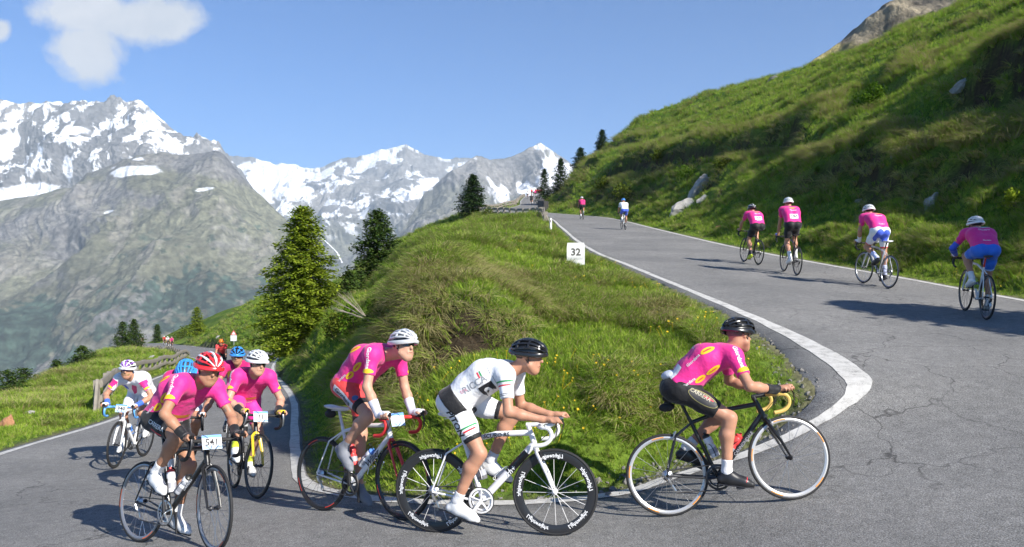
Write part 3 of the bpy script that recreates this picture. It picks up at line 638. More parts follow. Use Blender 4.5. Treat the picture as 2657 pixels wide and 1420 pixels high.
# ------------------------------------------------------------------ bicycle (local: x forward, y left, z up, origin where the rear tyre meets the road)
RW = .336
HUBR, HUBF, BBP = Vector((0, 0, RW)), Vector((.985, 0, RW)), Vector((.40, 0, .268))
HB, HT, STT, SADP = Vector((.842, 0, .688)), Vector((.803, 0, .818)), Vector((.256, 0, .755)), Vector((.202, 0, .925))
AXIS = (HT - HB).normalized()
CLAMP = HT + AXIS * .035 + Vector((.105, 0, .008))
def steer_mat(deg):
    return Matrix.Translation(HB) @ Matrix.Rotation(math.radians(deg), 4, AXIS) @ Matrix.Translation(-HB)
def xf(mb, M):
    mb.v = [tuple(M @ Vector(p)) for p in mb.v]; return mb
SPOKE_MESH = {}
def make_wheel(root, hub, M, spec, level, cassette=False):
    """rim (the wheel itself) > tyre, hub, spokes, lettering"""
    dep, nsp, rimm = spec.get('depth', .026), spec.get('nsp', 20), spec['rim']
    seg = 56 if level < 2 else 28
    r0 = RW - .022
    rim = MB().lathe([(r0, .010), (r0 - dep * .45, .0125), (r0 - dep, .004), (r0 - dep, -.004), (r0 - dep * .45, -.0125), (r0, -.010)], seg)
    w = rim.build('wheel', rimm, root)
    T = M @ Matrix.Translation(hub)
    w.matrix_local = T
    ty = MB().lathe([(RW - .0125 + .0125 * math.cos(a), .0125 * math.sin(a)) for a in np.linspace(0, 2 * math.pi, 9)[:-1]], seg).build('tyre', RUBBER, w)
    hb = MB().lathe([(.006, .052), (.022, .030), (.022, .024), (.013, .020), (.013, -.020), (.022, -.024), (.022, -.030), (.006, -.052)], 12, closed=False)
    hb.build('hub', spec.get('hub', DARKM), w)
    sw = spec.get('spw', .0016); sm = spec.get('spm', STEEL)
    key = (nsp, dep, sw, sm.name)
    def sp(k, lst):
        a = 2 * math.pi * (k + .5 * (k % 2) * 0) / nsp; sgn = 1 if k % 2 else -1; b = a + (.35 if (k // 2) % 2 else -.35) * (0 if spec.get('radial') else 1)
        lst.tube([(.021 * math.cos(b), sgn * .027, .021 * math.sin(b)), ((r0 - dep + .002) * math.cos(a), 0, (r0 - dep + .002) * math.sin(a))], sw, 4, flat=(spec.get('spflat', 1.0), 1.0), cap=False, up=(0, 1, 0))
    if level == 0:
        if key not in SPOKE_MESH:
            L = []
            for k in range(nsp):
                q = MB(); sp(k, q); L.append(q.mesh('spoke', sm))
            SPOKE_MESH[key] = L
        for me in SPOKE_MESH[key]: link('spoke', me, w)
    else:
        q = MB(); [sp(k, q) for k in range(nsp)]; q.build('spokes', sm, w)
    if spec.get('words'):
        for side in (1, -1):
            for k in range(spec.get('nwords', 5)):
                pts, F = text_mesh(spec['words'], .042, .02, .25); a0 = 2 * math.pi * (k + .3) / spec.get('nwords', 5) ; rm = r0 - dep * .52; V = []
                for x, y in pts:
                    a = a0 - side * x / rm * 1.0; rr = rm + y
                    V.append((rr * math.cos(a), side * .0150, rr * math.sin(a)))
                me = bpy.data.meshes.new('lettering'); me.from_pydata(V, [], F); me.materials.append(spec['wordm']); link('lettering', me, w)
    if spec.get('flash'):
        for side in (1, -1):
            q = MB()
            for k in range(spec.get('nflash', 4)):
                a0 = 2 * math.pi * k / spec.get('nflash', 4) + spec.get('fa', .4); V = []; n = 9
                for j in range(n):
                    a = a0 + (j / (n - 1) - .5) * spec.get('flen', .45)
                    for rr in (r0 - .003, r0 - dep * .42): V.append((rr * math.cos(a), side * .0142, rr * math.sin(a)))
                q.add(V, [(2 * j, 2 * j + 1, 2 * j + 3, 2 * j + 2) for j in range(n - 1)])
            q.build('rim_sticker', spec['flash'], w)
    return w
def make_bike(label, S, level, group=None):
    root = link('bicycle', None); root.empty_display_size = .2
    tag(root, label, 'bicycle', group)
    fm, fk, tape, sadm = S['frame'], S.get('fork', S['frame']), S['tape'], S.get('saddle', BLACKC)
    big = S.get('tube', 1.0); n = 12 if level == 0 else 8
    I4 = Matrix.Identity(4); M = steer_mat(S.get('steer', 0))
    f = MB()
    f.tube([HB - AXIS * .005, HT], [.024, .021], n)                                                   # head tube
    f.tube([BBP, BBP.lerp(HB + AXIS * .02, .5), HB + AXIS * .025], [.021 * big, .0205 * big, .019 * big], n, flat=(1, 1.15))          # down tube
    f.tube([STT + (BBP - STT) * .06, STT.lerp(HT, .5), HT - AXIS * .022], [.0145 * big, .0165 * big, .0175 * big], n, flat=(1, 1.1))   # top tube
    f.tube([BBP, STT + AXIS * .02], .0158 * big, n)                                                   # seat tube
    f.lathe([(.021, .036), (.021, -.036)], 12, c=BBP, closed=False)
    for s in (1, -1):
        f.tube([BBP + Vector((-.015, s * .022, 0)), BBP + Vector((-.13, s * .032, .012)), HUBR + Vector((0, s * .064, 0))], [.011, .0095, .007], 8)
        f.tube([STT + Vector((.012, s * .012, -.03)), HUBR + Vector((.12, s * .035, .30)), HUBR + Vector((0, s * .064, .012))], [.008, .0078, .006], 8)
    f.build('frame', fm, root)
    fo = MB().tube([HB, HB - AXIS * .03], [.02, .022], n)
    for s in (1, -1):
        fo.tube([HB - AXIS * .02 + Vector((0, s * .012, 0)), HB - AXIS * .05 + Vector((0, s * .038, 0)), HB.lerp(HUBF, .6) + Vector((.004, s * .050, 0)), HUBF + Vector((0, s * .052, 0))], [.014, .0165, .0125, .008], 8, flat=(.8, 1.25))
    fob = xf(fo, M).build('fork', fk, root)
    xf(MB().tube([HT, HT + AXIS * .05], .019, 10).tube([HT + AXIS * .042 - Vector((.015, 0, 0)), CLAMP + Vector((.012, 0, 0))], .017, 10), M).build('stem', S.get('stem', BLACKC), root)
    # handlebar: both halves one bent bar
    half = [(0, 0, 0), (0, .11, .002), (.006, .165, .0), (.03, .196, -.003), (.065, .203, -.006), (.092, .205, -.022), (.104, .207, -.055), (.094, .209, -.092), (.062, .211, -.122), (.02, .212, -.135), (-.035, .212, -.138)]
    bp = [Vector((x, -y, z)) for x, y, z in half[::-1]] + [Vector(h) for h in half[1:]]
    bars = crom([CLAMP + p for p in bp], 3)
    xf(MB().tube(bars, .0158, 8), M).build('handlebar', tape, root)
    for s in (1, -1):
        hd = MB().tube([CLAMP + Vector((.06, s * .203, .004)), CLAMP + Vector((.098, s * .203, .016)), CLAMP + Vector((.135, s * .201, .036)), CLAMP + Vector((.147, s * .200, .056))], [.017, .0185, .018, .011], 8)
        bl = xf(hd, M).build('brake_hood', S.get('hood', BLACKC), root)
        lv = MB().tube([CLAMP + Vector((.138, s * .203, .026)), CLAMP + Vector((.150, s * .207, -.02)), CLAMP + Vector((.138, s * .213, -.07)), CLAMP + Vector((.118, s * .218, -.105))], [.008, .007, .006, .005], 6, flat=(1.4, .7))
        xf(lv, M).build('brake_lever', S.get('lever', DARKM), bl)
        if level < 2:   # cables
            cb = MB().tube(crom([CLAMP + Vector((.12, s * .196, .02)), CLAMP + Vector((.145, s * .12, .03 - .02 * s)), CLAMP + Vector((.10, s * .03, -.03)), HB + Vector((.02, s * .026, .03))], 4), .0026, 5)
            xf(cb, M).build('cable', mat('cable_black', (.02, .02, .02), .5), root)
    # saddle
    sv = []
    for i, (x, w, z, th) in enumerate([(-.155, .062, .018, .020), (-.13, .070, .014, .026), (-.08, .060, .006, .028), (-.02, .035, .0, .026), (.05, .022, -.002, .022), (.105, .018, -.002, .018), (.122, .010, -.006, .010)]):
        for k in range(10):
            a = 2 * math.pi * k / 10; sv.append(SADP + Vector((x + .02, w * math.cos(a), z + th * math.sin(a) * (.55 if math.sin(a) > 0 else .9) + .012)))
    sf = [(i * 10 + k, i * 10 + (k + 1) % 10, (i + 1) * 10 + (k + 1) % 10, (i + 1) * 10 + k) for i in range(6) for k in range(10)] + [tuple(range(9, -1, -1)), tuple(60 + k for k in range(10))]
    MB().add(sv, sf).build('saddle', sadm, root)
    MB().tube([STT - (SADP - STT) * .2, SADP], .0136, 10).tube([SADP + Vector((-.09, .022, -.012)), SADP + Vector((.10, .012, -.012))], .0035, 5).tube([SADP + Vector((-.09, -.022, -.012)), SADP + Vector((.10, -.012, -.012))], .0035, 5).build('seat_post', S.get('post', BLACKC), root)
    if S.get('bag'):
        MB().ell(SADP + Vector((-.11, 0, -.045)), (.065, .036, .038), 14, 10).box(SADP + Vector((-.10, 0, -.008)), (.05, .05, .02)).build('saddle_bag', mat('bag_nylon', (.015, .015, .016), .7), root)
    # drivetrain on the right
    ca = math.radians(S.get('crank', 0)); cr = S.get('crankm', DARKM)
    for s, a in ((-1, ca), (1, ca + math.pi)):
        e = BBP + Vector((math.cos(a) * .1725, s * .072, math.sin(a) * .1725))
        c = MB().tube([BBP + Vector((0, s * .055, 0)), BBP.lerp(e, .5) + Vector((0, s * .03, 0)), e], [.017, .0125, .011], 8, flat=(.7, 1)).build('crank', cr, root)
        MB().box(e + Vector((0, s * .05, 0)), (.06, .055, .014)).tube([e, e + Vector((0, s * .05, 0))], .006, 6).build('pedal', DARKM, c)
    ring = MB().lathe([(.100, -.046), (.104, -.044), (.104, -.042), (.086, -.041), (.086, -.047)], 36, c=(BBP.x, 0, BBP.z)).lathe([(.075, -.036), (.080, -.034), (.066, -.034)], 30, c=(BBP.x, 0, BBP.z))
    for k in range(5):
        a = ca + k * 2 * math.pi / 5; ring.tube([BBP + Vector((0, -.05, 0)), BBP + Vector((.09 * math.cos(a), -.044, .09 * math.sin(a)))], .007, 5)
    ring.build('chainring', S.get('ringm', cr), root)
    MB().lathe([(.012, -.020), (.045, -.020), (.045, -.024), (.040, -.028), (.032, -.034), (.024, -.042), (.012, -.044)], 20, c=HUBR, closed=False).build('cassette', STEEL, root)
    if level < 2:
        jw = HUBR + Vector((.02, -.036, -.075)); jw2 = HUBR + Vector((.045, -.036, -.13))
        MB().tube([HUBR + Vector((.0, -.060, -.02)), HUBR + Vector((.01, -.056, -.055)), jw], [.009, .013, .012], 8).tube([jw, jw2], .010, 6, flat=(.5, 1)).lathe([(.018, -.004), (.018, .004)], 12, c=jw, closed=False).lathe([(.018, -.004), (.018, .004)], 12, c=jw2, closed=False).build('rear_derailleur', STEEL if level == 0 else DARKM, root)
        ch = [HUBR + Vector((0, -.034, .040)), BBP + Vector((0, -.044, .103))]
        ch2 = [BBP + Vector((0, -.044, -.103)), jw2 + Vector((0, .0, -.016))]
        ctop = [BBP + Vector((.103 * math.sin(a), -.044, .103 * math.cos(a))) for a in np.linspace(0, math.pi, 9)]
        MB().tube(ch, .0042, 5, flat=(.8, 1.2)).tube(ch2, .0042, 5, flat=(.8, 1.2)).tube(ctop, .0042, 5).tube([jw, HUBR + Vector((-.04, -.034, -.01))], .0042, 5).build('chain', mat('chain_steel', (.12, .11, .10), .4, metal=.8), root)
        xf(MB().tube([HB - AXIS * .03 + Vector((.035, .0, .0)), HB - AXIS * .045 + Vector((.03, .03, -.01)), HB - AXIS * .085 + Vector((.028, .026, 0))], .007, 6).tube([HB - AXIS * .03 + Vector((.035, .0, .0)), HB - AXIS * .045 + Vector((.03, -.03, -.01)), HB - AXIS * .085 + Vector((.028, -.026, 0))], .007, 6), M).build('brake_caliper', S.get('brakem', DARKM), root)
        q = HUBR + Vector((.13, 0, .335)); MB().tube([q, q + Vector((-.01, .03, -.005)), q + Vector((-.035, .026, -.045))], .007, 6).tube([q, q + Vector((-.01, -.03, -.005)), q + Vector((-.035, -.026, -.045))], .007, 6).build('brake_caliper', S.get('brakem', DARKM), root)
        for base, top in ((BBP.lerp(HB, .32), BBP.lerp(HB, .62)), (BBP.lerp(STT, .32), BBP.lerp(STT, .62))):
            ax = (top - base).normalized(); off = Vector((-ax.z, 0, ax.x)) * (.058 if base.x > .42 else -.058)
            cg = MB()
            for s in (1, -1): cg.tube(crom([base + off * .4, base + off + Vector((0, s * .036, 0)), base.lerp(top, .6) + off + Vector((0, s * .038, 0)), base.lerp(top, .75) + off * .5 + Vector((0, s * .02, 0)), base.lerp(top, .6) + off * .35], 3), .003, 5)
            cg.build('bottle_cage', S.get('cage', BLACKC), root)
    wr, wf = dict(S['wheel']), dict(S['wheel'])
    make_wheel(root, HUBR, I4, wr, level); w2 = make_wheel(root, HUBF, M, wf, level)
    if S.get('plate'):
        body, pm = S['plate']
        Pm = M @ Matrix.Translation(CLAMP + Vector((.030, S.get('platey', 0), -.012))) @ Matrix.Rotation(math.radians(-14), 4, 'Y')
        pl = MB().box((0, 0, 0), (.002, .16, .115)).build('number_plate', mat('plate_white', (.78, .79, .80), .5), root, smooth=False); pl.matrix_local = Pm
        MB().box((.0018, 0, .046), (.001, .158, .022)).build('blue_band', mat('plate_blue', (.15, .35, .75), .5), pl, smooth=False)
        MB().box((.0018, .0, -.042), (.001, .158, .028)).build('blue_band', mat('plate_pale_blue', (.42, .58, .82), .5), pl, smooth=False)
        flat_text('number', body, .075, mat('print_black', (.015, .015, .02), .6), pl, (.0025, 0, -.003), (0, 1, 0), (0, 0, 1), .0, .02)
    for w in S.get('frame_words', []):
        body, size, where, mm, sh = w
        if where == 'down': a, b = BBP.lerp(HB, .16), BBP.lerp(HB, .95); r = .0225 * big
        else: a, b = STT, HT - AXIS * .02; r = .0178 * big
        d = (b - a).normalized(); o = a.lerp(b, .5)
        flat_text('lettering', body, size, mm, root, o + Vector((0, -r, 0)), d, Vector((-d.z, 0, d.x)), .001, .015, sh)
        flat_text('lettering', body, size, mm, root, o + Vector((0, r, 0)), -d, Vector((-d.z, 0, d.x)), .001, .015, sh)
    for (t0, t1, mm) in S.get('bands', []):
        MB().tube([BBP.lerp(HB + AXIS * .02, t0), BBP.lerp(HB + AXIS * .02, t1)], .0213 * big, 12, flat=(1, 1.15)).build('frame_band', mm, root)
    return root
def bottle(label, bikeM, where, bodym, capm, group=None, drop=0.0):
    """water bottle standing in a cage: body > cap, nozzle"""
    base, top = (BBP.lerp(HB, .32), BBP.lerp(HB, .62)) if where == 'down' else (BBP.lerp(STT, .32), BBP.lerp(STT, .62))
    ax = (top - base).normalized(); off = Vector((-ax.z, 0, ax.x)) * (.058 if where == 'down' else -.058)
    R = ax.to_track_quat('Z', 'Y').to_matrix().to_4x4()
    o = MB().lathe([(.0, 0), (.034, 0), (.0365, .01), (.0365, .085), (.031, .095), (.031, .108), (.0365, .118), (.0365, .155), (.030, .168), (.0, .168)], 16, axis='z', closed=False).build('water_bottle', bodym)
    c = MB().lathe([(.031, .165), (.032, .182), (.022, .190), (.010, .194), (.010, .210), (.0, .212)], 14, axis='z', closed=False).build('cap', capm, o)
    MB().lathe([(.0371, .03), (.0371, .075)], 16, axis='z', closed=False).build('print_band', mat('bottle_print', (.35, .36, .4), .5), o)
    o.matrix_world = bikeM @ Matrix.Translation(base + off - ax * .01) @ R
    return tag(o, label, 'bottle', group)
# ------------------------------------------------------------------ grass, flowers, trees, shrubs, rocks
def leaf_mat(name, c0, c1, trans=.35, by='island', straw=None):
    """matt leaf with light coming through; colour varies per leaf or per tuft"""
    m = bpy.data.materials.new(name); m.use_nodes = True; n = m.node_tree; n.nodes.clear(); L = n.links.new
    out = n.nodes.new('ShaderNodeOutputMaterial')
    if by == 'island': src = n.nodes.new('ShaderNodeNewGeometry').outputs['Random Per Island']
    else: src = n.nodes.new('ShaderNodeObjectInfo').outputs['Random']
    mx = n.nodes.new('ShaderNodeMix'); mx.data_type = 'RGBA'; mx.inputs[6].default_value = (*c0, 1); mx.inputs[7].default_value = (*c1, 1); L(src, mx.inputs[0]); col = mx.outputs[2]
    if straw:
        oi = n.nodes.new('ShaderNodeObjectInfo'); no = n.nodes.new('ShaderNodeTexNoise'); no.inputs['Scale'].default_value = .55; no.inputs['Detail'].default_value = 4; L(oi.outputs['Location'], no.inputs['Vector'])
        r = n.nodes.new('ShaderNodeValToRGB'); r.color_ramp.elements[0].position = .60; r.color_ramp.elements[1].position = .95; L(no.outputs['Fac'], r.inputs[0])
        m2 = n.nodes.new('ShaderNodeMix'); m2.data_type = 'RGBA'; L(r.outputs[0], m2.inputs[0]); L(col, m2.inputs[6]); m2.inputs[7].default_value = (*straw, 1); col = m2.outputs[2]
    d = n.nodes.new('ShaderNodeBsdfDiffuse'); t = n.nodes.new('ShaderNodeBsdfTranslucent'); s = n.nodes.new('ShaderNodeMixShader'); s.inputs[0].default_value = trans
    L(col, d.inputs['Color']); L(col, t.inputs['Color']); L(d.outputs[0], s.inputs[1]); L(t.outputs[0], s.inputs[2]); L(s.outputs[0], out.inputs['Surface']); return m
GRASS = leaf_mat('grass_blade', (.20, .33, .034), (.36, .46, .07), .42, 'obj', straw=(.42, .40, .14))
STRAW = leaf_mat('straw_blade', (.30, .26, .11), (.46, .40, .20), .3, 'obj')
DEEPG = leaf_mat('deep_grass_blade', (.13, .26, .028), (.22, .34, .048), .42, 'obj')
def tuft(nb, Lr, spread, droop, width, mats_share, seed, lean=0.0):
    """one tussock: bent tapering blades"""
    R = random.Random(seed); V, F, MI = [], [], []
    for k in range(nb):
        a = R.uniform(0, 2 * math.pi); r0 = spread * math.sqrt(R.random()); b = Vector((math.cos(a) * r0, math.sin(a) * r0, -.02)); L_ = R.uniform(*Lr)
        o = Vector((math.cos(a) + lean * R.uniform(.5, 1.5), math.sin(a), 0)); o = o.normalized() * R.uniform(.35, 1.0); dr = droop * R.uniform(.6, 1.3); side = Vector((-o.y, o.x, 0)).normalized(); w = width * R.uniform(.7, 1.3)
        i0 = len(V)
        for j, t in enumerate((0, .38, .72, 1.0)):
            p = b + o * (L_ * (.18 * t + dr * t * t)) + Vector((0, 0, L_ * (t - .55 * dr * t * t * t)))
            if j < 3: V += [p - side * w * (1 - .25 * j), p + side * w * (1 - .25 * j)]
            else: V.append(p)
        F += [(i0, i0 + 1, i0 + 3, i0 + 2), (i0 + 2, i0 + 3, i0 + 5, i0 + 4), (i0 + 4, i0 + 5, i0 + 6)]
        mi = 0; u = R.random(); acc = 0
        for q, (mm, sh) in enumerate(mats_share):
            acc += sh
            if u <= acc: mi = q; break
        MI += [mi] * 3
    me = bpy.data.meshes.new('tuft'); me.from_pydata(V, [], F)
    for mm, sh in mats_share: me.materials.append(mm)
    me.polygons.foreach_set('material_index', MI); return me
def scatter(name, pts, rot, scl, var, meshes):
    """a stuff object: instances of a few small meshes on a cloud of points (geometry nodes)"""
    col = bpy.data.collections.new(name + '_sources')
    for i, me in enumerate(meshes): o = bpy.data.objects.new('%s_source_%02d' % (name, i), me); col.objects.link(o)
    me = bpy.data.meshes.new(name); me.vertices.add(len(pts)); me.vertices.foreach_set('co', np.asarray(pts, np.float32).ravel())
    for an, ty, dat in (('rot', 'FLOAT_VECTOR', rot), ('scl', 'FLOAT', scl), ('var', 'INT', var)):
        at = me.attributes.new(an, ty, 'POINT'); at.data.foreach_set('vector' if ty == 'FLOAT_VECTOR' else 'value', np.asarray(dat, np.int32 if ty == 'INT' else np.float32).ravel())
    o = tag(link(name, me), kind='stuff')
    g = bpy.data.node_groups.new(name, 'GeometryNodeTree'); g.interface.new_socket('Geometry', in_out='INPUT', socket_type='NodeSocketGeometry'); g.interface.new_socket('Geometry', in_out='OUTPUT', socket_type='NodeSocketGeometry')
    N = g.nodes; gi, go, ip, ci = N.new('NodeGroupInput'), N.new('NodeGroupOutput'), N.new('GeometryNodeInstanceOnPoints'), N.new('GeometryNodeCollectionInfo')
    ci.inputs['Collection'].default_value = col; ci.inputs['Separate Children'].default_value = True; ci.inputs['Reset Children'].default_value = True
    def na(nm, ty): q = N.new('GeometryNodeInputNamedAttribute'); q.data_type = ty; q.inputs[0].default_value = nm; return q.outputs[0]
    er = N.new('FunctionNodeEulerToRotation'); L = g.links.new
    L(gi.outputs[0], ip.inputs['Points']); L(ci.outputs[0], ip.inputs['Instance']); ip.inputs['Pick Instance'].default_value = True
    L(na('var', 'INT'), ip.inputs['Instance Index']); L(na('rot', 'FLOAT_VECTOR'), er.inputs[0]); L(er.outputs[0], ip.inputs['Rotation']); L(na('scl', 'FLOAT'), ip.inputs['Scale']); L(ip.outputs[0], go.inputs[0])
    o.modifiers.new('scatter', 'NODES').node_group = g
    return o
rs = np.random.RandomState(11)
TVg = TV.reshape(NX, NY, 3); TNg = TN.reshape(NX, NY, 3); RDg = RD.reshape(NX, NY); EAg = TEARTH.reshape(NX, NY)
def sample(npt, px0, px1, d0, d1):
    u = (rs.uniform(px0, px1, npt) - gx[0]) / (gx[1] - gx[0]); v = (np.log(np.exp(rs.uniform(math.log(d0), math.log(d1), npt))) - math.log(gd[0])) / (math.log(gd[1]) - math.log(gd[0]))
    i, j = np.clip(u.astype(int), 0, NX - 2), np.clip(v.astype(int), 0, NY - 2); fu, fv = (u - i), (v - j)
    def bl(A):
        fu_, fv_ = (fu, fv) if A.ndim == 2 else (fu[:, None], fv[:, None])
        return A[i, j] * (1 - fu_) * (1 - fv_) + A[i + 1, j] * fu_ * (1 - fv_) + A[i, j + 1] * (1 - fu_) * fv_ + A[i + 1, j + 1] * fu_ * fv_
    return bl(TVg), bl(TNg), bl(RDg), bl(EAg), LIPM.reshape(NX, NY)[i, j]
def facing(p, n):
    v = p - np.array([0, 0, CAMZ]); v /= np.linalg.norm(v, axis=1)[:, None]; return -(v * n).sum(1)
def grass_points(npt, px0, px1, d0, d1):
    p, n, rd, ea, lm = sample(npt, px0, px1, d0, d1)
    ok = (rd > .10) & (facing(p, n) > -.25) & (rs.rand(npt) > ea * .8)
    # thin along the gravelly kerb
    ok &= rs.rand(npt) < .25 + sstep(.1, .7, rd)
    return p[ok], n[ok], rd[ok], ea[ok], lm[ok]
p, n, rd, ea, lm = grass_points(120000, -60, 2720, 6.8, 140)
dd = p[:, 1]; dh = -n[:, :2]; sl = np.linalg.norm(dh, axis=1); 
yaw = np.arctan2(-dh[:, 1], -dh[:, 0]) + rs.normal(0, .9, len(p)); tilt = np.clip(np.arccos(np.clip(n[:, 2], -1, 1)) * .55, 0, .7)
tus = fbm(p[:, 0] * .7 + 31, p[:, 1] * .7, p[:, 2] * .5, 3)          # where long tussocks grow
right_side = (p[:, 0] > R_EDGE(p[:, 1]))
big = (tus > .10) & (rd > .55); straw_z = fbm(p[:, 0] * .9 + 3, p[:, 1] * .6, p[:, 2] * .6 + 5, 4)
lipz = np.exp(-((p[:, 0] + .9) / 1.2) ** 2 - ((p[:, 1] - 11) / 1.1) ** 2)
var = np.where(big, np.where((straw_z > .72) | (rs.rand(len(p)) < lipz * 1.3), 5, 3 + (rs.rand(len(p)) < .5)), rs.randint(0, 3, len(p)))
var = np.where((ea > .3) & (rs.rand(len(p)) < .5), 5, var); var = np.where(rs.rand(len(p)) < lm * .75, np.where(rs.rand(len(p)) < .6, 5, 3), var)
scl = rs.uniform(.7, 1.25, len(p)) * np.interp(dd, [7, 14, 30, 60, 140], [.85, 1.0, 1.35, 1.9, 2.9]) * (.55 + .45 * sstep(.1, 1.0, rd)) * (1 + .35 * lm)
MESHES = [tuft(26, (.07, .17), .075, .45, .0045, [(GRASS, .9), (STRAW, .1)], 1), tuft(30, (.05, .13), .085, .5, .0045, [(DEEPG, .5), (GRASS, .5)], 2), tuft(24, (.09, .2), .07, .5, .0042, [(GRASS, .8), (STRAW, .2)], 3),
          tuft(46, (.2, .40), .06, .85, .0042, [(GRASS, .75), (STRAW, .25)], 4, .5), tuft(42, (.18, .36), .06, .8, .0045, [(DEEPG, .55), (GRASS, .35), (STRAW, .1)], 5, .5), tuft(46, (.22, .42), .055, .95, .0040, [(STRAW, .75), (GRASS, .25)], 6, .7)]
scatter('grass', p - n * .01, np.stack([np.zeros(len(p)), tilt, yaw], -1), scl, var, MESHES)
# yellow and blue meadow flowers
def flower(c, r):
    q = MB(); 
    for k in range(6):
        a = k * math.pi / 3; q.add([(0, 0, 0), (r * math.cos(a - .4), r * math.sin(a - .4), .004), (r * 1.25 * math.cos(a), r * 1.25 * math.sin(a), .006), (r * math.cos(a + .4), r * math.sin(a + .4), .004)], [(0, 1, 2, 3)])
    q.tube([(0, 0, 0), (.004, 0, -.12)], .0015, 4)
    return q.mesh('flower', mat('petal_' + c[0], c[1], .6), fix=False)
for nm, col_, npt, r, thr in (('yellow_flowers', ('yellow', (.75, .50, .01)), 3600, .010, .38), ('blue_flowers', ('blue', (.35, .42, .75)), 1500, .007, .35)):
    if nm[0] == 'y': p, n, rd, ea, lm = sample(npt, 700, 2700, 7.2, 30)
    else: p, n, rd, ea, lm = sample(npt, 700, 1000, 8, 16)
    f = fbm(p[:, 0] * .8 + 77, p[:, 1] * .8, 0, 3); ok = (rd > .3) & (f > thr - .25 * (p[:, 0] > 1.2)) & (ea < .3); p, n = p[ok], n[ok]
    hgt = rs.uniform(.10, .20, len(p)); p = p + np.stack([np.zeros(len(p)), np.zeros(len(p)), hgt], -1)
    scatter(nm, p, np.stack([rs.normal(.5, .25, len(p)), rs.normal(0, .3, len(p)), rs.uniform(0, .5, len(p))], -1), rs.uniform(.7, 1.3, len(p)), np.zeros(len(p), int), [flower(col_, r)])
# loose stones along the crumbling inside edge
q = []
for k in range(420):
    i = rs.randint(9 * NS, 19 * NS); o = -rs.uniform(-.05, .35); b = ein[i] + dirn[i] * o * 1.0; q.append((b[0] + rs.normal(0, .05), b[1] + rs.normal(0, .05)))
pz = np.array([(x, y, max(ground_z(x, y), road_z(x, y) or -99)) for x, y in q])
def pebble(seed):
    bm = bmesh.new(); bmesh.ops.create_icosphere(bm, subdivisions=1, radius=1); R = random.Random(seed)
    for v in bm.verts: v.co *= R.uniform(.7, 1.2); v.co.z *= .6
    me = bpy.data.meshes.new('pebble'); bm.to_mesh(me); bm.free(); me.materials.append(mat('pebble_grey', (.19, .18, .165), .9, var=.4, vscale=3)); return me
scatter('gravel', pz, rs.uniform(0, 6.28, (len(pz), 3)), rs.uniform(.006, .028, len(pz)) * (1 + .8 * (rs.rand(len(pz)) < .08)), rs.randint(0, 3, len(pz)), [pebble(1), pebble(2), pebble(3)])

# ---- trees
BARK = mat('bark', (.085, .06, .042), .95, var=.4, vscale=12, bump=.6, bscale=18)
LARCH = leaf_mat('larch_needles', (.15, .23, .018), (.32, .38, .04), .4); SPRUCE = leaf_mat('spruce_needles', (.022, .055, .017), (.06, .10, .03), .25); PINE = leaf_mat('pine_needles', (.04, .085, .02), (.10, .15, .032), .3)
LEAF = leaf_mat('bush_leaves', (.05, .115, .012), (.13, .22, .02), .35); SHRUB = leaf_mat('shrub_leaves', (.06, .095, .012), (.14, .17, .025), .3)
def conifer(name, label, base, h, r, seed, leafm, step=.22, nb=6, spray=.16, dens=9, droop=.25, group=None, lean=0.0, bare=.06, cat='tree', shape=.8):
    R = random.Random(seed); root = link(name, None); root.location = base; tag(root, label, cat, group)
    MB().tube([(0, 0, -.5), (0, 0, 0), (lean * .3, 0, h * .4), (lean * .8, 0, h * .8), (lean, 0, h)], [h * .022, h * .02, h * .014, h * .007, .004], 8).build('trunk', BARK, root)
    br = MB(); V, F = [], []; z = h * bare
    while z < h * .985:
        f = (z / h - bare) / (1 - bare); ln = r * ((1 - f) ** shape) * (1 if f > .08 else .75)
        n = max(3, int(nb * (1 - .3 * f))); a0 = R.uniform(0, 6.28)
        for k in range(n):
            a = a0 + 6.283 * k / n + R.uniform(-.35, .35); L_ = ln * R.uniform(.62, 1.15) + .05; dirh = Vector((math.cos(a), math.sin(a), 0)); upk = .35 * f + .05
            pts = [Vector((lean * (z / h) ** 1.3, 0, z)) + dirh * (L_ * t) + Vector((0, 0, L_ * (upk * t - droop * t * t + .22 * droop * t ** 3))) for t in (0, .35, .7, 1.0)]
            br.tube(pts, [.010 * h / 6 + .004, .007, .005, .002], 4, cap=False)
            ns = max(3, int(L_ / spray * 1.5))
            for s in range(ns):
                t = .12 + .88 * (s + R.random()) / ns; i = min(2, int(t * 3)); p = pts[i].lerp(pts[i + 1], min(1, max(0, t * 3 - i))); wsp = L_ * .30 * (1.2 - t) + spray * .45
                side = Vector((-dirh.y, dirh.x, 0))
                for q in range(dens):
                    c = p + side * R.gauss(0, wsp * .55) + dirh * R.gauss(0, spray * .5) + Vector((0, 0, R.gauss(-.03, spray * .28)))
                    ax = (dirh * R.uniform(.2, 1) + side * R.uniform(-1, 1) + Vector((0, 0, R.uniform(-.5, .35)))).normalized(); w = ax.cross(Vector((R.uniform(-.5, .5), R.uniform(-.5, .5), 1))).normalized()
                    l2, w2 = spray * R.uniform(.5, 1.0), spray * R.uniform(.16, .32); j = len(V)
                    V += [c - ax * l2 * .5, c + w * w2, c + ax * l2 * .5, c - w * w2]; F.append((j, j + 1, j + 2, j + 3))
        z += step * R.uniform(.75, 1.25) * (1 - .35 * f)
    tag(br.build('branches', BARK, root), kind='stuff')
    me = bpy.data.meshes.new('crown'); me.from_pydata([tuple(v) for v in V], [], F); me.materials.append(leafm); tag(link('crown', me, root), kind='stuff')
    return root
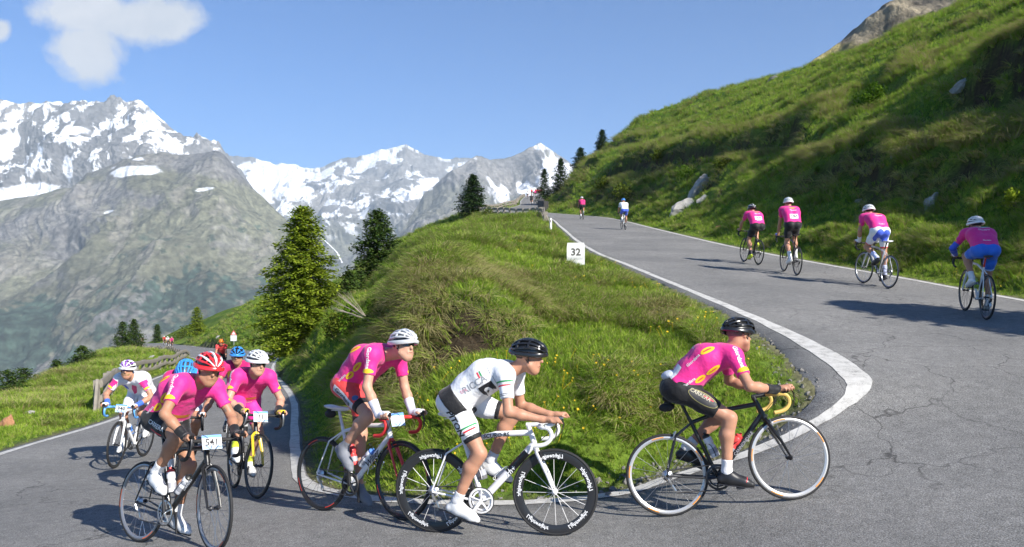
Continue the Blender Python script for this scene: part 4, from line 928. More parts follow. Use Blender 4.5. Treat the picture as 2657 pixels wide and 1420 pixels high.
def bush(name, label, base, w, h, seed, leafm, n=900, leaf=.06, group=None, d=None, cat='bush'):
    R = random.Random(seed); root = link(name, None); root.location = base; tag(root, label, cat, group); st = MB(); V, F = [], []
    cl = []
    for k in range(11):
        a = R.uniform(0, 6.28); rr = R.uniform(.1, .8); c = Vector((math.cos(a) * rr * w / 2, math.sin(a) * rr * (d or w) / 2, h * R.uniform(.25, .85) * (1 - .3 * rr))); cl.append((c, R.uniform(.16, .3) * min(w, h * 1.4)))
        st.tube([(0, 0, -.1), c * .5 + Vector((0, 0, -.05 * h)), c], [.015 * h + .005, .010, .004], 4, cap=False)
    for k in range(n):
        c, r_ = cl[k % len(cl)]; u = Vector((R.gauss(0, 1), R.gauss(0, 1), R.gauss(0, 1))).normalized() * (r_ * R.uniform(.55, 1.15)); q = c + u
        q.z = max(q.z, .01); ax = (u.normalized() + Vector((R.uniform(-1, 1), R.uniform(-1, 1), R.uniform(-.6, 1)))).normalized(); wv = ax.cross(Vector((R.uniform(-1, 1), R.uniform(-1, 1), 1))).normalized()
        l2, w2 = leaf * R.uniform(.6, 1.2), leaf * R.uniform(.25, .45); j = len(V); V += [q - ax * l2 * .5, q + wv * w2, q + ax * l2 * .5, q - wv * w2]; F.append((j, j + 1, j + 2, j + 3))
    tag(st.build('stems', BARK, root), kind='stuff'); me = bpy.data.meshes.new('crown'); me.from_pydata([tuple(v) for v in V], [], F); me.materials.append(leafm); tag(link('crown', me, root), kind='stuff'); return root
def foot(px, d):
    x = (px - CX0) / F0 * d; return Vector((x, d, ground_z(x, d) - .05))
def top_to_base(px, py, d):
    """tree whose top shows at px,py and that stands at depth d: base on the ground, height from the difference"""
    T = P(px, py, d); b = Vector((T.x, T.y, ground_z(T.x, T.y) - .05)); return b, max(1.2, T.z - b.z)
b, h = top_to_base(785, 533, 33); conifer('larch_tree', 'big light green larch left of centre, just above the lower road', b, h, 2.2, 3, LARCH, step=.17, nb=9, spray=.20, dens=14, droop=.30, bare=.03, shape=.62)
b, h = top_to_base(980, 543, 46); conifer('spruce_tree', 'dark green spruce just right of the big larch', b, h, 2.0, 4, PINE, step=.2, nb=8, spray=.24, dens=11, droop=.22, bare=.02, shape=.6)
b, h = top_to_base(1227, 454, 86); conifer('spruce_tree', 'lone dark spruce standing left of the upper guard rail', b, h, 2.1, 6, SPRUCE, step=.22, nb=8, spray=.32, dens=10, droop=.2, bare=.06, shape=.75)
for k, (px, py, d, r, mm, lab) in enumerate([(213, 897, 52, 1.45, PINE, 'dark spruce on the valley edge, nearest the guard rail end'), (318, 832, 118, 2.6, PINE, 'left one of the paired dark spruces beyond the lower road'), (347, 829, 121, 2.4, PINE, 'right one of the paired dark spruces beyond the lower road'),
        (408, 842, 176, 1.3, PINE, 'small thin conifer above the far end of the lower road'), (511, 796, 138, 2.3, LARCH, 'light green larch at the foot of the far grassy spur'), (20, 955, 36, 1.3, PINE, 'bushy dark conifer at the left edge of the photo'), (60, 972, 40, 1.1, PINE, 'smaller dark conifer beside the one at the left edge'),
        (148, 968, 48, .7, PINE, 'low conifer tip poking over the valley edge on the left'), (1562, 338, -358, 1.5, SPRUCE, 'little conifer highest on the right skyline'), (1506, 384, -408, 1.8, SPRUCE, 'little conifer on the skyline just above the upper road'),
        (1455, 412, -478, 2.3, SPRUCE, 'dark conifer above the stone wall by the upper road'), (1412, 438, -496, 1.7, SPRUCE, 'dark conifer nearest the distant red bunch'), (905, 700, 34, 1.3, PINE, 'low dark conifer between the larch and the leafy bush')]):
    if d < 0:
        g = ground_hit(px, -d)[0]; d = g.y if g is not None else 125.
    b, h = top_to_base(px, py, d); conifer('conifer_tree', lab, b, h, r * (1 if h < 9 else 1.2), 20 + k, mm, step=max(.2, h / 22), nb=6, spray=.13 + d * .0015, dens=11, droop=.22, bare=.02, shape=.8)
# the tree outside the frame on the right whose shadow lies across the upper arm
for k, (x, y, hh, rr, lab) in enumerate([(11.9, 7.4, 7.6, 2.3, 'larch outside the right edge nearest the upper road'), (13.8, 5.0, 8.6, 2.6, 'tall middle larch on the bank outside the right edge'), (15.9, 2.6, 8.0, 2.5, 'larch outside the right edge farthest from the camera view')]):
    conifer('larch_tree', lab, Vector((x, y, (ground_z(x, y) if y > 3.4 else ground_z(x, 3.5)) - .1)), hh, rr, 77 + k, LARCH, step=.26, nb=9, spray=.30, dens=11, droop=.22, bare=.12, shape=.6)
def gh(px, py): return ground_hit(px, py)[0]
for k, (px, py, w_px, h_px, mm, lab, nm) in enumerate([(985, 850, 78, 105, LEAF, 'bright leafy bush above the dead branch on the mound', 'leafy_bush'), (925, 870, 80, 90, LEAF, 'leafy bush low on the shaded side of the mound', 'leafy_bush'), (870, 880, 90, 80, SHRUB, 'shrub under the larch', 'shrub'),
        (1707, 422, 42, 40, SHRUB, 'small shrub in the upper scarp', 'shrub'), (1786, 470, 62, 46, LEAF, 'bright shrub left of the tall white rock', 'shrub'), (1620, 528, 84, 58, SHRUB, 'wide shrub above the far blue and white rider', 'shrub'), (1563, 492, 46, 42, SHRUB, 'shrub above the far pink rider', 'shrub'),
        (1676, 478, 26, 26, LEAF, 'tiny bright shrub between the far riders', 'shrub'), (1869, 448, 50, 48, SHRUB, 'shrub right of the tall white rock', 'shrub'), (2257, 285, 78, 78, LEAF, 'dark round shrub on the meadow above the scarp', 'shrub'), (2122, 450, 22, 26, LEAF, 'tiny lime sapling against the dark scarp', 'sapling'),
        (2640, 545, 70, 75, LARCH, 'feathery young larch at the right edge of the photo', 'young_larch'), (470, 880, 50, 34, SHRUB, 'dark shrub where the far spur meets the lower road', 'shrub'), (1330, 575, 60, 22, SHRUB, 'shrub below the upper guard rail', 'shrub'), (1265, 565, 60, 30, SHRUB, 'shrub below the bend of the upper guard rail', 'shrub')]):
    g = gh(px, py)
    if g is None: continue
    s = g.y / F0; bush(nm, lab, g - Vector((0, 0, .05)), w_px * s, h_px * s, 50 + k, mm, n=1100 if k < 3 else 700, leaf=max(.045, .11 * h_px * s))
# grey dead branch in front of the leafy bush
g = gh(945, 872); R = random.Random(9); db = MB(); tip0 = P(955, 830, g.y - .1)
for k in range(16):
    e = P(R.uniform(830, 905), R.uniform(755, 815), g.y - .1 + R.uniform(-.3, .3)); m1 = tip0.lerp(e, .45) + Vector((0, R.uniform(-.05, .05), R.uniform(.0, .05)))
    db.tube([tip0, m1, e], [.014, .007, .002], 5)
    for j in range(2): f = m1.lerp(e, R.uniform(.1, .6)); db.tube([f, f + (e - tip0) * R.uniform(.15, .3) + Vector((0, 0, R.uniform(-.1, .1)))], [.004, .0015], 4)
db.tube([tip0, g - Vector((0, 0, .1))], [.014, .018], 6)
tag(db.build('dead_branch', mat('dead_wood', (.30, .26, .21), .9)), 'bare grey dead branch sticking out below the larch', 'branch')
# ---- rocks
ROCKM = mat('pale_rock', (.33, .32, .30), .95, var=.55, vscale=3.5, bump=1.0, bscale=5); ROCKO = mat('rusty_rock', (.34, .17, .085), .9, var=.45, vscale=5, bump=.7, bscale=8); ROCKD = mat('dark_rock', (.15, .145, .14), .9, var=.4, vscale=6, bump=.8, bscale=9)
def boulder(label, px, py, w_px, h_px, m, seed, rot=0.0, name='boulder', sink=.42, dep=.8):
    g, nn = ground_hit(px, py)
    if g is None: return
    s = g.y / F0; bm = bmesh.new(); bmesh.ops.create_icosphere(bm, subdivisions=4, radius=1); co = np.array([v.co[:] for v in bm.verts])
    pl = np.random.RandomState(seed).normal(size=(16, 3)); pl /= np.linalg.norm(pl, axis=1)[:, None]
    for a in pl: dd_ = co @ a; k = np.maximum(dd_ - .66, 0); co = co - k[:, None] * a * .95      # chip flat facets
    co *= (1 + .16 * fbm(co[:, 0] * 1.7 + seed, co[:, 1] * 1.7, co[:, 2] * 1.7, 5, .6))[:, None]
    for v, c in zip(bm.verts, co): v.co = c
    me = bpy.data.meshes.new(name); bm.to_mesh(me); bm.free(); me.materials.append(m); me.polygons.foreach_set('use_smooth', np.ones(len(me.polygons), bool)); me.set_sharp_from_angle(angle=math.radians(28))
    o = link(name, me); w, h = w_px * s / 2, h_px * s / 2; o.scale = (w, min(w, h) * dep, h); o.rotation_euler = (0, rot, 0)
    o.location = g + Vector((0, .25 * w, h * (1 - sink * 2) * .5)); return tag(o, label, 'rock')
for k, (lab, px, py, w, h, m, rot) in enumerate([('tall pale rock standing in the bank above the climbing riders', 1812, 500, 46, 112, ROCKM, .45), ('long pale slab below the tall rock in the bank', 1775, 545, 50, 100, ROCKM, .85), ('small pale stone beside the tall rock in the bank', 1826, 520, 24, 42, ROCKM, .9),
        ('long pale rock high on the right bank with grass on it', 2500, 225, 40, 92, ROCKM, 1.05), ('grey rock lying in the dark scarp', 2364, 385, 62, 34, ROCKD, -.4), ('pale rounded rock above the rider with white and blue shorts', 2420, 535, 48, 82, ROCKM, .15), ('flat stone behind the helmet of the climbing rider', 2234, 522, 36, 16, ROCKM, -.2),
        ('dark boulder on the right skyline below the rocky peak', 2012, 208, 48, 30, ROCKD, 0), ('rusty orange rock at the left edge beside the road', 16, 1112, 44, 72, ROCKO, .05), ('flat grey stone in the grass by the left verge', 72, 1074, 40, 16, ROCKM, -.3), ('long pale slab in the meadow beyond the guard rail', 388, 930, 28, 10, ROCKM, -.6), ('short pale slab on the valley side of the lower road', 326, 914, 16, 10, ROCKM, -.5),
        ('pale stone in the grass on top of the mound', 1442, 756, 28, 18, ROCKM, 0), ('pale stone on the slope left of the warning sign', 565, 876, 20, 10, ROCKM, -.4), ('small white stone in the scarp', 2317, 408, 15, 14, ROCKM, 0), ('small stones heap by the verge of the upper road', 1868, 592, 34, 16, ROCKO, -.3), ('flat stone at the foot of the milestone', 1523, 694, 26, 8, ROCKM, 0), ('earthy rust stone under the milestone', 1484, 694, 38, 14, ROCKO, 0), ('pale stone on the meadow near the skyline', 1722, 355, 24, 10, ROCKM, -.4)]):
    boulder(lab, px, py, w, h, m, 100 + k, rot)

# ------------------------------------------------------------------ guard rails, milestone, marker post, sign, wall
GREYW = mat('weathered_wood', (.24, .215, .18), .9, var=.35, vscale=7, bump=.5, bscale=14)
def guard_rail(label, path, bay, hgt, props):
    """posts with back props and two rails per bay"""
    root = link('guard_rail', None); root.location = tuple(path[0]); tag(root, label, 'guard rail'); o0 = Vector(path[0])
    seg = np.linalg.norm(np.diff(path[:, :2], axis=0), axis=1); s = np.concatenate([[0], np.cumsum(seg)]); n = int(s[-1] / bay); R = random.Random(4)
    pos = [Vector([np.interp(k * bay, s, path[:, i]) for i in range(2)] + [0]) for k in range(n + 1)]
    for q in pos: q.z = ground_z(q.x, q.y)
    post = MB().add([(x * .075, y * .07, z) for z in (-.4, hgt * .97) for x in (-1, 1) for y in (-1, 1)], [(0, 1, 3, 2), (4, 6, 7, 5), (0, 4, 5, 1), (2, 3, 7, 6), (0, 2, 6, 4), (1, 5, 7, 3)])
    if props: post.tube([(0, 0, hgt * .85), (.02, -.42, -.25)], .06, 6)
    pm = post.mesh('post', GREYW, smooth=False)
    for k, q in enumerate(pos):
        t = (pos[min(k + 1, n)] - pos[max(k - 1, 0)]); o = link('post', pm, root); o.location = q - o0; o.rotation_euler = (R.uniform(-.04, .04), R.uniform(-.04, .04), math.atan2(t.y, t.x))
    for k in range(n):
        a, b = pos[k], pos[k + 1]; t = (b - a).normalized(); nn = Vector((-t.y, t.x, 0))
        for zz, hh in ((hgt * .86, .115), (hgt * .38, .095)):
            e = .06; A = a + t * -e + Vector((0, 0, zz + R.uniform(-.02, .02))) - nn * .085 - o0; B_ = b + t * e + Vector((0, 0, zz + R.uniform(-.02, .02))) - nn * (.085 + .004 * (k % 2)) - o0
            MB().tube([A, (A + B_) / 2 + Vector((0, 0, R.uniform(-.015, .015))), B_], [hh, hh * .97, hh], 6, flat=(.42, 1.0)).build('rail', GREYW, root)
    if not props: t = (pos[1] - pos[0]).normalized(); MB().tube([Vector((0, 0, hgt * .95)) + pos[0] - o0, -t * .75 + Vector((0, 0, -.3)) + pos[0] - o0], .10, 6, flat=(.6, 1)).build('end_prop', GREYW, root)
    return root
pth = eout + dirn * .75; m_ = (pth[:, 1] > 18.7) & (np.arange(NR) < 9 * NS); lower = pth[m_][::-1]
guard_rail('weathered wooden guard rail along the valley side of the lower road', np.array(lower), 2.1, .80, False)
pth = ein - dirn * .75; m_ = (pth[:, 1] > 45.5) & (np.arange(NR) > 20 * NS) & (pth[:, 1] < 200)
guard_rail('weathered wooden guard rail round the outside of the upper road', np.array(pth[m_]), 2.0, .82, True)
# milestone
g = gh(1494, 691); sx = g.y / F0; mw, mh = 46 * sx, 60 * sx
ms = link('milestone', None); ms.location = g - Vector((0, 0, .06)); ms.rotation_euler = (0, 0, math.atan2(-g.x, g.y) * 1.0); tag(ms, 'white stone kilometre marker with the number 32 by the upper road', 'milestone')
MSW = mat('milestone_white', (.76, .76, .74), .8, var=.12, vscale=6)
q = MB().add([(x * mw / 2 * k, y * .11, z) for z, k in ((-.15, 1), (mh * .94, 1), (mh + .06, .93)) for x, y in ((-1, -1), (1, -1), (1, 1), (-1, 1))], [(0, 1, 5, 4), (1, 2, 6, 5), (2, 3, 7, 6), (3, 0, 4, 7), (4, 5, 9, 8), (5, 6, 10, 9), (6, 7, 11, 10), (7, 4, 8, 11), (8, 9, 10, 11), (3, 2, 1, 0)]); q.build('stone', MSW, ms, smooth=False)
flat_text('number', '32', mw * .56, mat('carved_grey', (.10, .095, .085), .8), ms, (0, -.111, mh * .70), (1, 0, 0), (0, 0, 1), .003, .03)
flat_text('inscription', 'PONTEDILEGNO', mw * .115, mat('worn_grey', (.45, .44, .42), .8), ms, (0, -.111, mh * .42), (1, 0, 0), (0, 0, 1), .003)
flat_text('inscription', 'km 6', mw * .24, mat('worn_grey', (.45, .44, .42), .8), ms, (0, -.111, mh * .22), (1, 0, 0), (0, 0, 1), .003)
MB().box((0, -.1125, mh * .50), (mw * .96, .003, .012)).build('groove', mat('worn_grey', (.45, .44, .42), .8), ms, smooth=False)
# marker post
g = gh(1429, 612); s = g.y / F0; mp = link('marker_post', None); mp.location = g; tag(mp, 'short white roadside marker post with black foot', 'post')
hh = 46 * s; MB().tube([(0, 0, hh * .30), (0, 0, hh * .95), (0, 0, hh)], [.052, .05, .036], 12).build('white_shaft', MSW, mp); MB().tube([(0, 0, -.2), (0, 0, hh * .30)], .0525, 12).build('black_foot', mat('post_black', (.02, .02, .02), .6), mp); MB().box((0, -.053, hh * .82), (.05, .006, .10)).build('reflector', mat('reflector_grey', (.35, .30, .28), .3), mp, smooth=False)
# warning sign seen from behind
g = gh(607, 897); s = g.y / F0; sg = link('road_sign', None); sg.location = g; tag(sg, 'grey back of a triangular warning sign with square panel beside the lower road', 'sign')
SGM = mat('sign_back', (.55, .56, .57), .45, metal=.2); H_ = 40 * s
MB().tube([(0, 0, -.3), (0, 0, H_ * .92)], .03, 8).build('pole', SGM, sg)
MB().poly([(-8.5 * s, -.04, H_ * .30), (7.5 * s, -.04, H_ * .30), (7.5 * s, -.04, H_ * .66), (-8.5 * s, -.04, H_ * .66)], .01, (0, 1, 0)).build('panel', mat('panel_white', (.72, .73, .75), .5), sg, smooth=False)
MB().poly([(-8.5 * s, -.04, H_ * .69), (7.5 * s, -.04, H_ * .69), (-.5 * s, -.04, H_ * 1.02)], .01, (0, 1, 0)).build('triangle', mat('sign_red', (.60, .10, .09), .5), sg, smooth=False)
MB().poly([(-5.5 * s, -.048, H_ * .72), (4.5 * s, -.048, H_ * .72), (-.5 * s, -.048, H_ * .92)], .004, (0, 1, 0)).build('triangle_face', mat('panel_white', (.72, .73, .75), .5), sg, smooth=False)
# retaining wall at the inside of the far bend
wl_ = [i for i in range(26 * NS, 29 * NS) if 84 < eout[i][1] < 112]; wm = MB()
for a, b in zip(wl_[:-1], wl_[1:]):
    A, B_ = Vector(eout[a] + dirn[a] * .35), Vector(eout[b] + dirn[b] * .35); u = Vector((0, 0, 1)); w2 = Vector(dirn[a]) * .5; w2.z = 0
    wm.add([A - u * .3, B_ - u * .3, B_ + u * 1.15, A + u * 1.15, A + w2 - u * .3, B_ + w2 - u * .3, B_ + w2 + u * 1.15, A + w2 + u * 1.15], [(0, 1, 2, 3), (4, 7, 6, 5), (3, 2, 6, 7), (0, 3, 7, 4), (1, 5, 6, 2)])
tag(wm.build('stone_wall', mat('wall_stone', (.05, .047, .044), .95, var=.5, vscale=2.5, bump=.8, bscale=4), smooth=False), 'dark stone retaining wall at the far bend of the upper road', 'wall')
# ------------------------------------------------------------------ people: one continuous skin surface grown from tapered limbs (smooth union), clothes as shells over it
def V3(*a): return Vector(a)
def cone(a, b, ra, rb, tag_, k=.03, clip=None): return dict(t='c', a=Vector(a), b=Vector(b), ra=ra, rb=rb, tag=tag_, k=k, clip=clip)
def ellp(c, r, R, tag_, k=.02, clip=None): return dict(t='e', c=Vector(c), r=r, R=R, tag=tag_, k=k, clip=clip)
def prim_box(p, pad):
    if p['t'] == 'c':
        m = max(p['ra'], p['rb']) + pad; A, B = p['a'], p['b']; return [min(A[i], B[i]) - m for i in range(3)], [max(A[i], B[i]) + m for i in range(3)]
    m = max(p['r']) + pad; return [p['c'][i] - m for i in range(3)], [p['c'][i] + m for i in range(3)]
def prim_eval(p, X, Y, Z):
    if p['t'] == 'c':
        a, b = p['a'], p['b']; d = b - a; L2 = max(d.dot(d), 1e-9)
        t = np.clip(((X - a.x) * d.x + (Y - a.y) * d.y + (Z - a.z) * d.z) / L2, 0, 1)
        q = np.sqrt((X - a.x - d.x * t) ** 2 + (Y - a.y - d.y * t) ** 2 + (Z - a.z - d.z * t) ** 2) - (p['ra'] + (p['rb'] - p['ra']) * t)
    else:
        c, r, R = p['c'], p['r'], p['R']; dx, dy, dz = X - c.x, Y - c.y, Z - c.z
        l = [dx * R[0][i] + dy * R[1][i] + dz * R[2][i] for i in range(3)]
        k0 = np.sqrt(sum((l[i] / r[i]) ** 2 for i in range(3))); k1 = np.sqrt(sum((l[i] / r[i] ** 2) ** 2 for i in range(3)))
        q = np.where(k1 > 1e-6, k0 * (k0 - 1) / np.maximum(k1, 1e-6), -min(r))
    if p['clip']:
        for o, n in p['clip']: q = np.maximum(q, (X - o.x) * n.x + (Y - o.y) * n.y + (Z - o.z) * n.z)
    return q
class Field:
    def __init__(s, prims, h, pad=.05):
        bx = [prim_box(p, pad) for p in prims]
        s.lo = np.array([min(b[0][i] for b in bx) for i in range(3)]); s.hi = np.array([max(b[1][i] for b in bx) for i in range(3)]); s.h = h
        s.n = np.ceil((s.hi - s.lo) / h).astype(int) + 1
        s.ax = [s.lo[i] + np.arange(s.n[i]) * h for i in range(3)]
    def union(s, prims, grow=0.0):
        D = np.full(s.n, .12, np.float32)
        for p in prims:
            lo, hi = prim_box(p, .075); i0 = np.clip(np.floor((np.array(lo) - s.lo) / s.h).astype(int), 0, s.n); i1 = np.clip(np.ceil((np.array(hi) - s.lo) / s.h).astype(int) + 1, 0, s.n)
            if np.any(i1 <= i0): continue
            sl = tuple(slice(i0[k], i1[k]) for k in range(3))
            q = prim_eval(p, s.ax[0][sl[0]][:, None, None], s.ax[1][sl[1]][None, :, None], s.ax[2][sl[2]][None, None, :]).astype(np.float32)
            d = D[sl]; k = p['k']; w = np.maximum(k - np.abs(d - q), 0) / k; D[sl] = np.minimum(d, q) - w * w * k * .25
        return D - grow
    def mesh(s, D, name, m, smooth_it=0):
        g = vdb.FloatGrid(.12); g.copyFromArray(np.ascontiguousarray(np.clip(D, -.12, .12)).astype(np.float32))
        pts, quads = g.convertToQuads(isovalue=0.0)
        if len(pts) == 0: return None
        V = np.asarray(pts, float) * s.h + s.lo; Q = np.asarray(quads, np.int32)
        a, b, c, d = (V[Q[:, i]] for i in range(4)); vol = np.einsum('ij,ij->i', np.cross(c - a, d - b), (a + b + c + d)).sum()
        if vol < 0: Q = Q[:, ::-1]
        return mesh_np(name, V, Q, m)
def smooth_max(a, b, k=.004): 
    w = np.maximum(k - np.abs(a - b), 0) / k; return np.maximum(a, b) + w * w * k * .25
def two_link(a, c, l1, l2, pole):
    d = c - a; L = min(d.length, (l1 + l2) * .999); u = d.normalized(); x = (l1 * l1 - l2 * l2 + L * L) / (2 * L); h = math.sqrt(max(l1 * l1 - x * x, 0))
    pl = (pole - u * pole.dot(u)).normalized(); return a + u * x + pl * h
def bvh_of(me): return BVHTree.FromPolygons([v.co for v in me.vertices], [p.vertices for p in me.polygons])
def refine(pts, F, mx):
    bm = bmesh.new(); vs = [bm.verts.new((x, y, 0)) for x, y in pts]
    for f in F:
        try: bm.faces.new([vs[i] for i in f])
        except ValueError: pass
    bmesh.ops.triangulate(bm, faces=bm.faces)
    for _ in range(3):
        e = [x for x in bm.edges if x.calc_length() > mx]
        if not e: break
        bmesh.ops.subdivide_edges(bm, edges=e, cuts=1); bmesh.ops.triangulate(bm, faces=bm.faces)
    bm.verts.index_update(); r = ([(v.co.x, v.co.y) for v in bm.verts], [tuple(v.index for v in f.verts) for f in bm.faces]); bm.free(); return r
def ell_pts(w, h, n=20): return [(w / 2 * math.cos(2 * math.pi * k / n), h / 2 * math.sin(2 * math.pi * k / n)) for k in range(n)], [tuple(range(n))]
def rect_pts(w, h): return [(-w / 2, -h / 2), (w / 2, -h / 2), (w / 2, h / 2), (-w / 2, h / 2)], [(0, 1, 2, 3)]
def decal(name, bvh, shape, O, U, V, m, parent, off=.0025, mx=.03):
    """lay a flat shape onto a garment: every point is dropped along the shape's normal onto the cloth"""
    pts, F = refine(shape[0], shape[1], mx); O, U, V = Vector(O), Vector(U).normalized(), Vector(V); V = (V - U * V.dot(U)).normalized(); N = U.cross(V); out, ok = [], []
    for a, b in pts:
        h = bvh.ray_cast(O + U * a + V * b + N * .22, -N, .40)
        ok.append(h[0] is not None and h[1].dot(N) > .12); out.append((h[0] + h[1] * off) if h[0] is not None else Vector((0, 0, 0)))
    G = [f for f in F if all(ok[i] for i in f)]
    if not G: return None
    me = bpy.data.meshes.new(name); me.from_pydata(out, [], G); me.materials.append(m)
    bm = bmesh.new(); bm.from_mesh(me); bmesh.ops.delete(bm, geom=[v for v in bm.verts if not v.link_faces], context='VERTS'); bm.to_mesh(me); bm.free()
    return link(name, me, parent)

def skin(name, c): return mat(name, c, .5, spec=.35, var=.16, vscale=14, sss=.12)
SKIN_A = skin('tanned_skin', (.40, .205, .125)); SKIN_B = skin('fair_skin', (.52, .29, .20)); SKIN_C = skin('sunburnt_skin', (.46, .235, .15))
def cloth(name, c): return mat(name, c, .62, spec=.3, var=.10, vscale=9, bump=.7, bscale=13, sheen=.15)
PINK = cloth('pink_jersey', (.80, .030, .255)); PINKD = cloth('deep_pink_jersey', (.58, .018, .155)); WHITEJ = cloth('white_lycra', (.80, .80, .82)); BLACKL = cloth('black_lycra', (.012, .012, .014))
BLUEL = cloth('blue_lycra', (.03, .16, .68)); REDL = cloth('red_lycra', (.72, .06, .06)); GREYL = cloth('grey_overshoe', (.20, .21, .24)); ROYAL = cloth('royal_lycra', (.06, .12, .62))
YELLOW = mat('print_yellow', (.80, .50, .02), .6); PWHITE = mat('print_white', (.82, .82, .82), .6); PBLACK = mat('print_black', (.015, .015, .02), .6)
PGREEN = mat('print_green', (.03, .30, .10), .6); PRED = mat('print_red', (.70, .04, .06), .6); PGREY = mat('print_grey', (.30, .31, .34), .6)
HAIRM = mat('dark_hair', (.03, .02, .014), .7); HAIRL = mat('blond_hair', (.30, .19, .08), .7)
LENS = mat('dark_lens', (.01, .01, .012), .08, spec=.8); LENSV = mat('violet_lens', (.12, .03, .22), .1, spec=.8)
SHOEW = mat('white_shoe', (.75, .75, .74), .35, coat=.2); SHOEB = mat('black_shoe', (.02, .02, .022), .35); SOCKW = cloth('white_sock', (.75, .75, .76))

def make_helmet(H, parent, ca, cb, cin_, level):
    """ribbed racing helmet in the head frame H: rim shell > liner, ribs, bridges"""
    rx, ry, rz = .156, .112, .108; nth = 18 if level == 0 else 10
    def on(th, ph, gr=1.0): return Vector((rx * gr * math.cos(th) - .008, ry * gr * math.sin(th) * math.sin(ph), rz * gr * math.sin(th) * math.cos(ph) + .034 + .010 * math.cos(th)))
    root = None
    rim = MB().tube([H @ (on(th, math.copysign(math.pi / 2 * 1.02, 1) if False else 0) if False else Vector((rx * math.cos(th) - .008, ry * math.sin(th), .026 + .012 * math.cos(th) - .014 * abs(math.sin(th))))) for th in np.linspace(0, 2 * math.pi, 33)], .0125, 8, flat=(1, 1.5), cap=False)
    root = rim.build('helmet', ca, parent)
    ln = MB(); n2 = 16; LV = [H @ on(math.pi * i / nth, -math.pi / 2 + math.pi * j / n2, .86) for i in range(nth + 1) for j in range(n2 + 1)]
    ln.add(LV, [(i * (n2 + 1) + j, (i + 1) * (n2 + 1) + j, (i + 1) * (n2 + 1) + j + 1, i * (n2 + 1) + j + 1) for i in range(nth) for j in range(n2)])
    ln.build('helmet_liner', cin_, root)
    offs = [-74, -50, -27, 0, 27, 50, 74] if level < 2 else [-60, -20, 20, 60]
    for i, o in enumerate(offs):
        q = MB(); V = []; k = len(offs) // 2
        wd = math.radians(6.4 if abs(o) < 5 else 5.2)
        for j in range(nth + 1):
            th = math.radians(9 + 162 * j / nth); sc = 1.0 / max(math.sin(th), .35) * .55 + .45
            ph = math.radians(o) * (1.0 - .12 * math.cos(th)); w = wd * (1 + .25 * math.sin(j * 1.3 + i))
            for dph, gr in ((-w * sc, .86), (-w * .8 * sc, 1.0), (0, 1.025), (w * .8 * sc, 1.0), (w * sc, .86)): V.append(H @ on(th, ph + dph, gr))
        q.add(V, [(j * 5 + c, (j + 1) * 5 + c, (j + 1) * 5 + c + 1, j * 5 + c + 1) for j in range(nth) for c in range(4)])
        q.build('helmet_rib', (ca, cb)[i % 2], root)
    if level < 2:
        for th in (42, 78, 118, 146):
            V = []; m = 14
            for j in range(m + 1):
                ph = math.radians(-72 + 144 * j / m)
                for dt, gr in ((-4, .9), (-3, .985), (3, .985), (4, .9)): V.append(H @ on(math.radians(th + dt + 6 * abs(math.sin(ph * 2))), ph, gr))
            MB().add(V, [(j * 4 + c, (j + 1) * 4 + c, (j + 1) * 4 + c + 1, j * 4 + c + 1) for j in range(m) for c in range(3)]).build('helmet_bridge', ca, root)
    return root

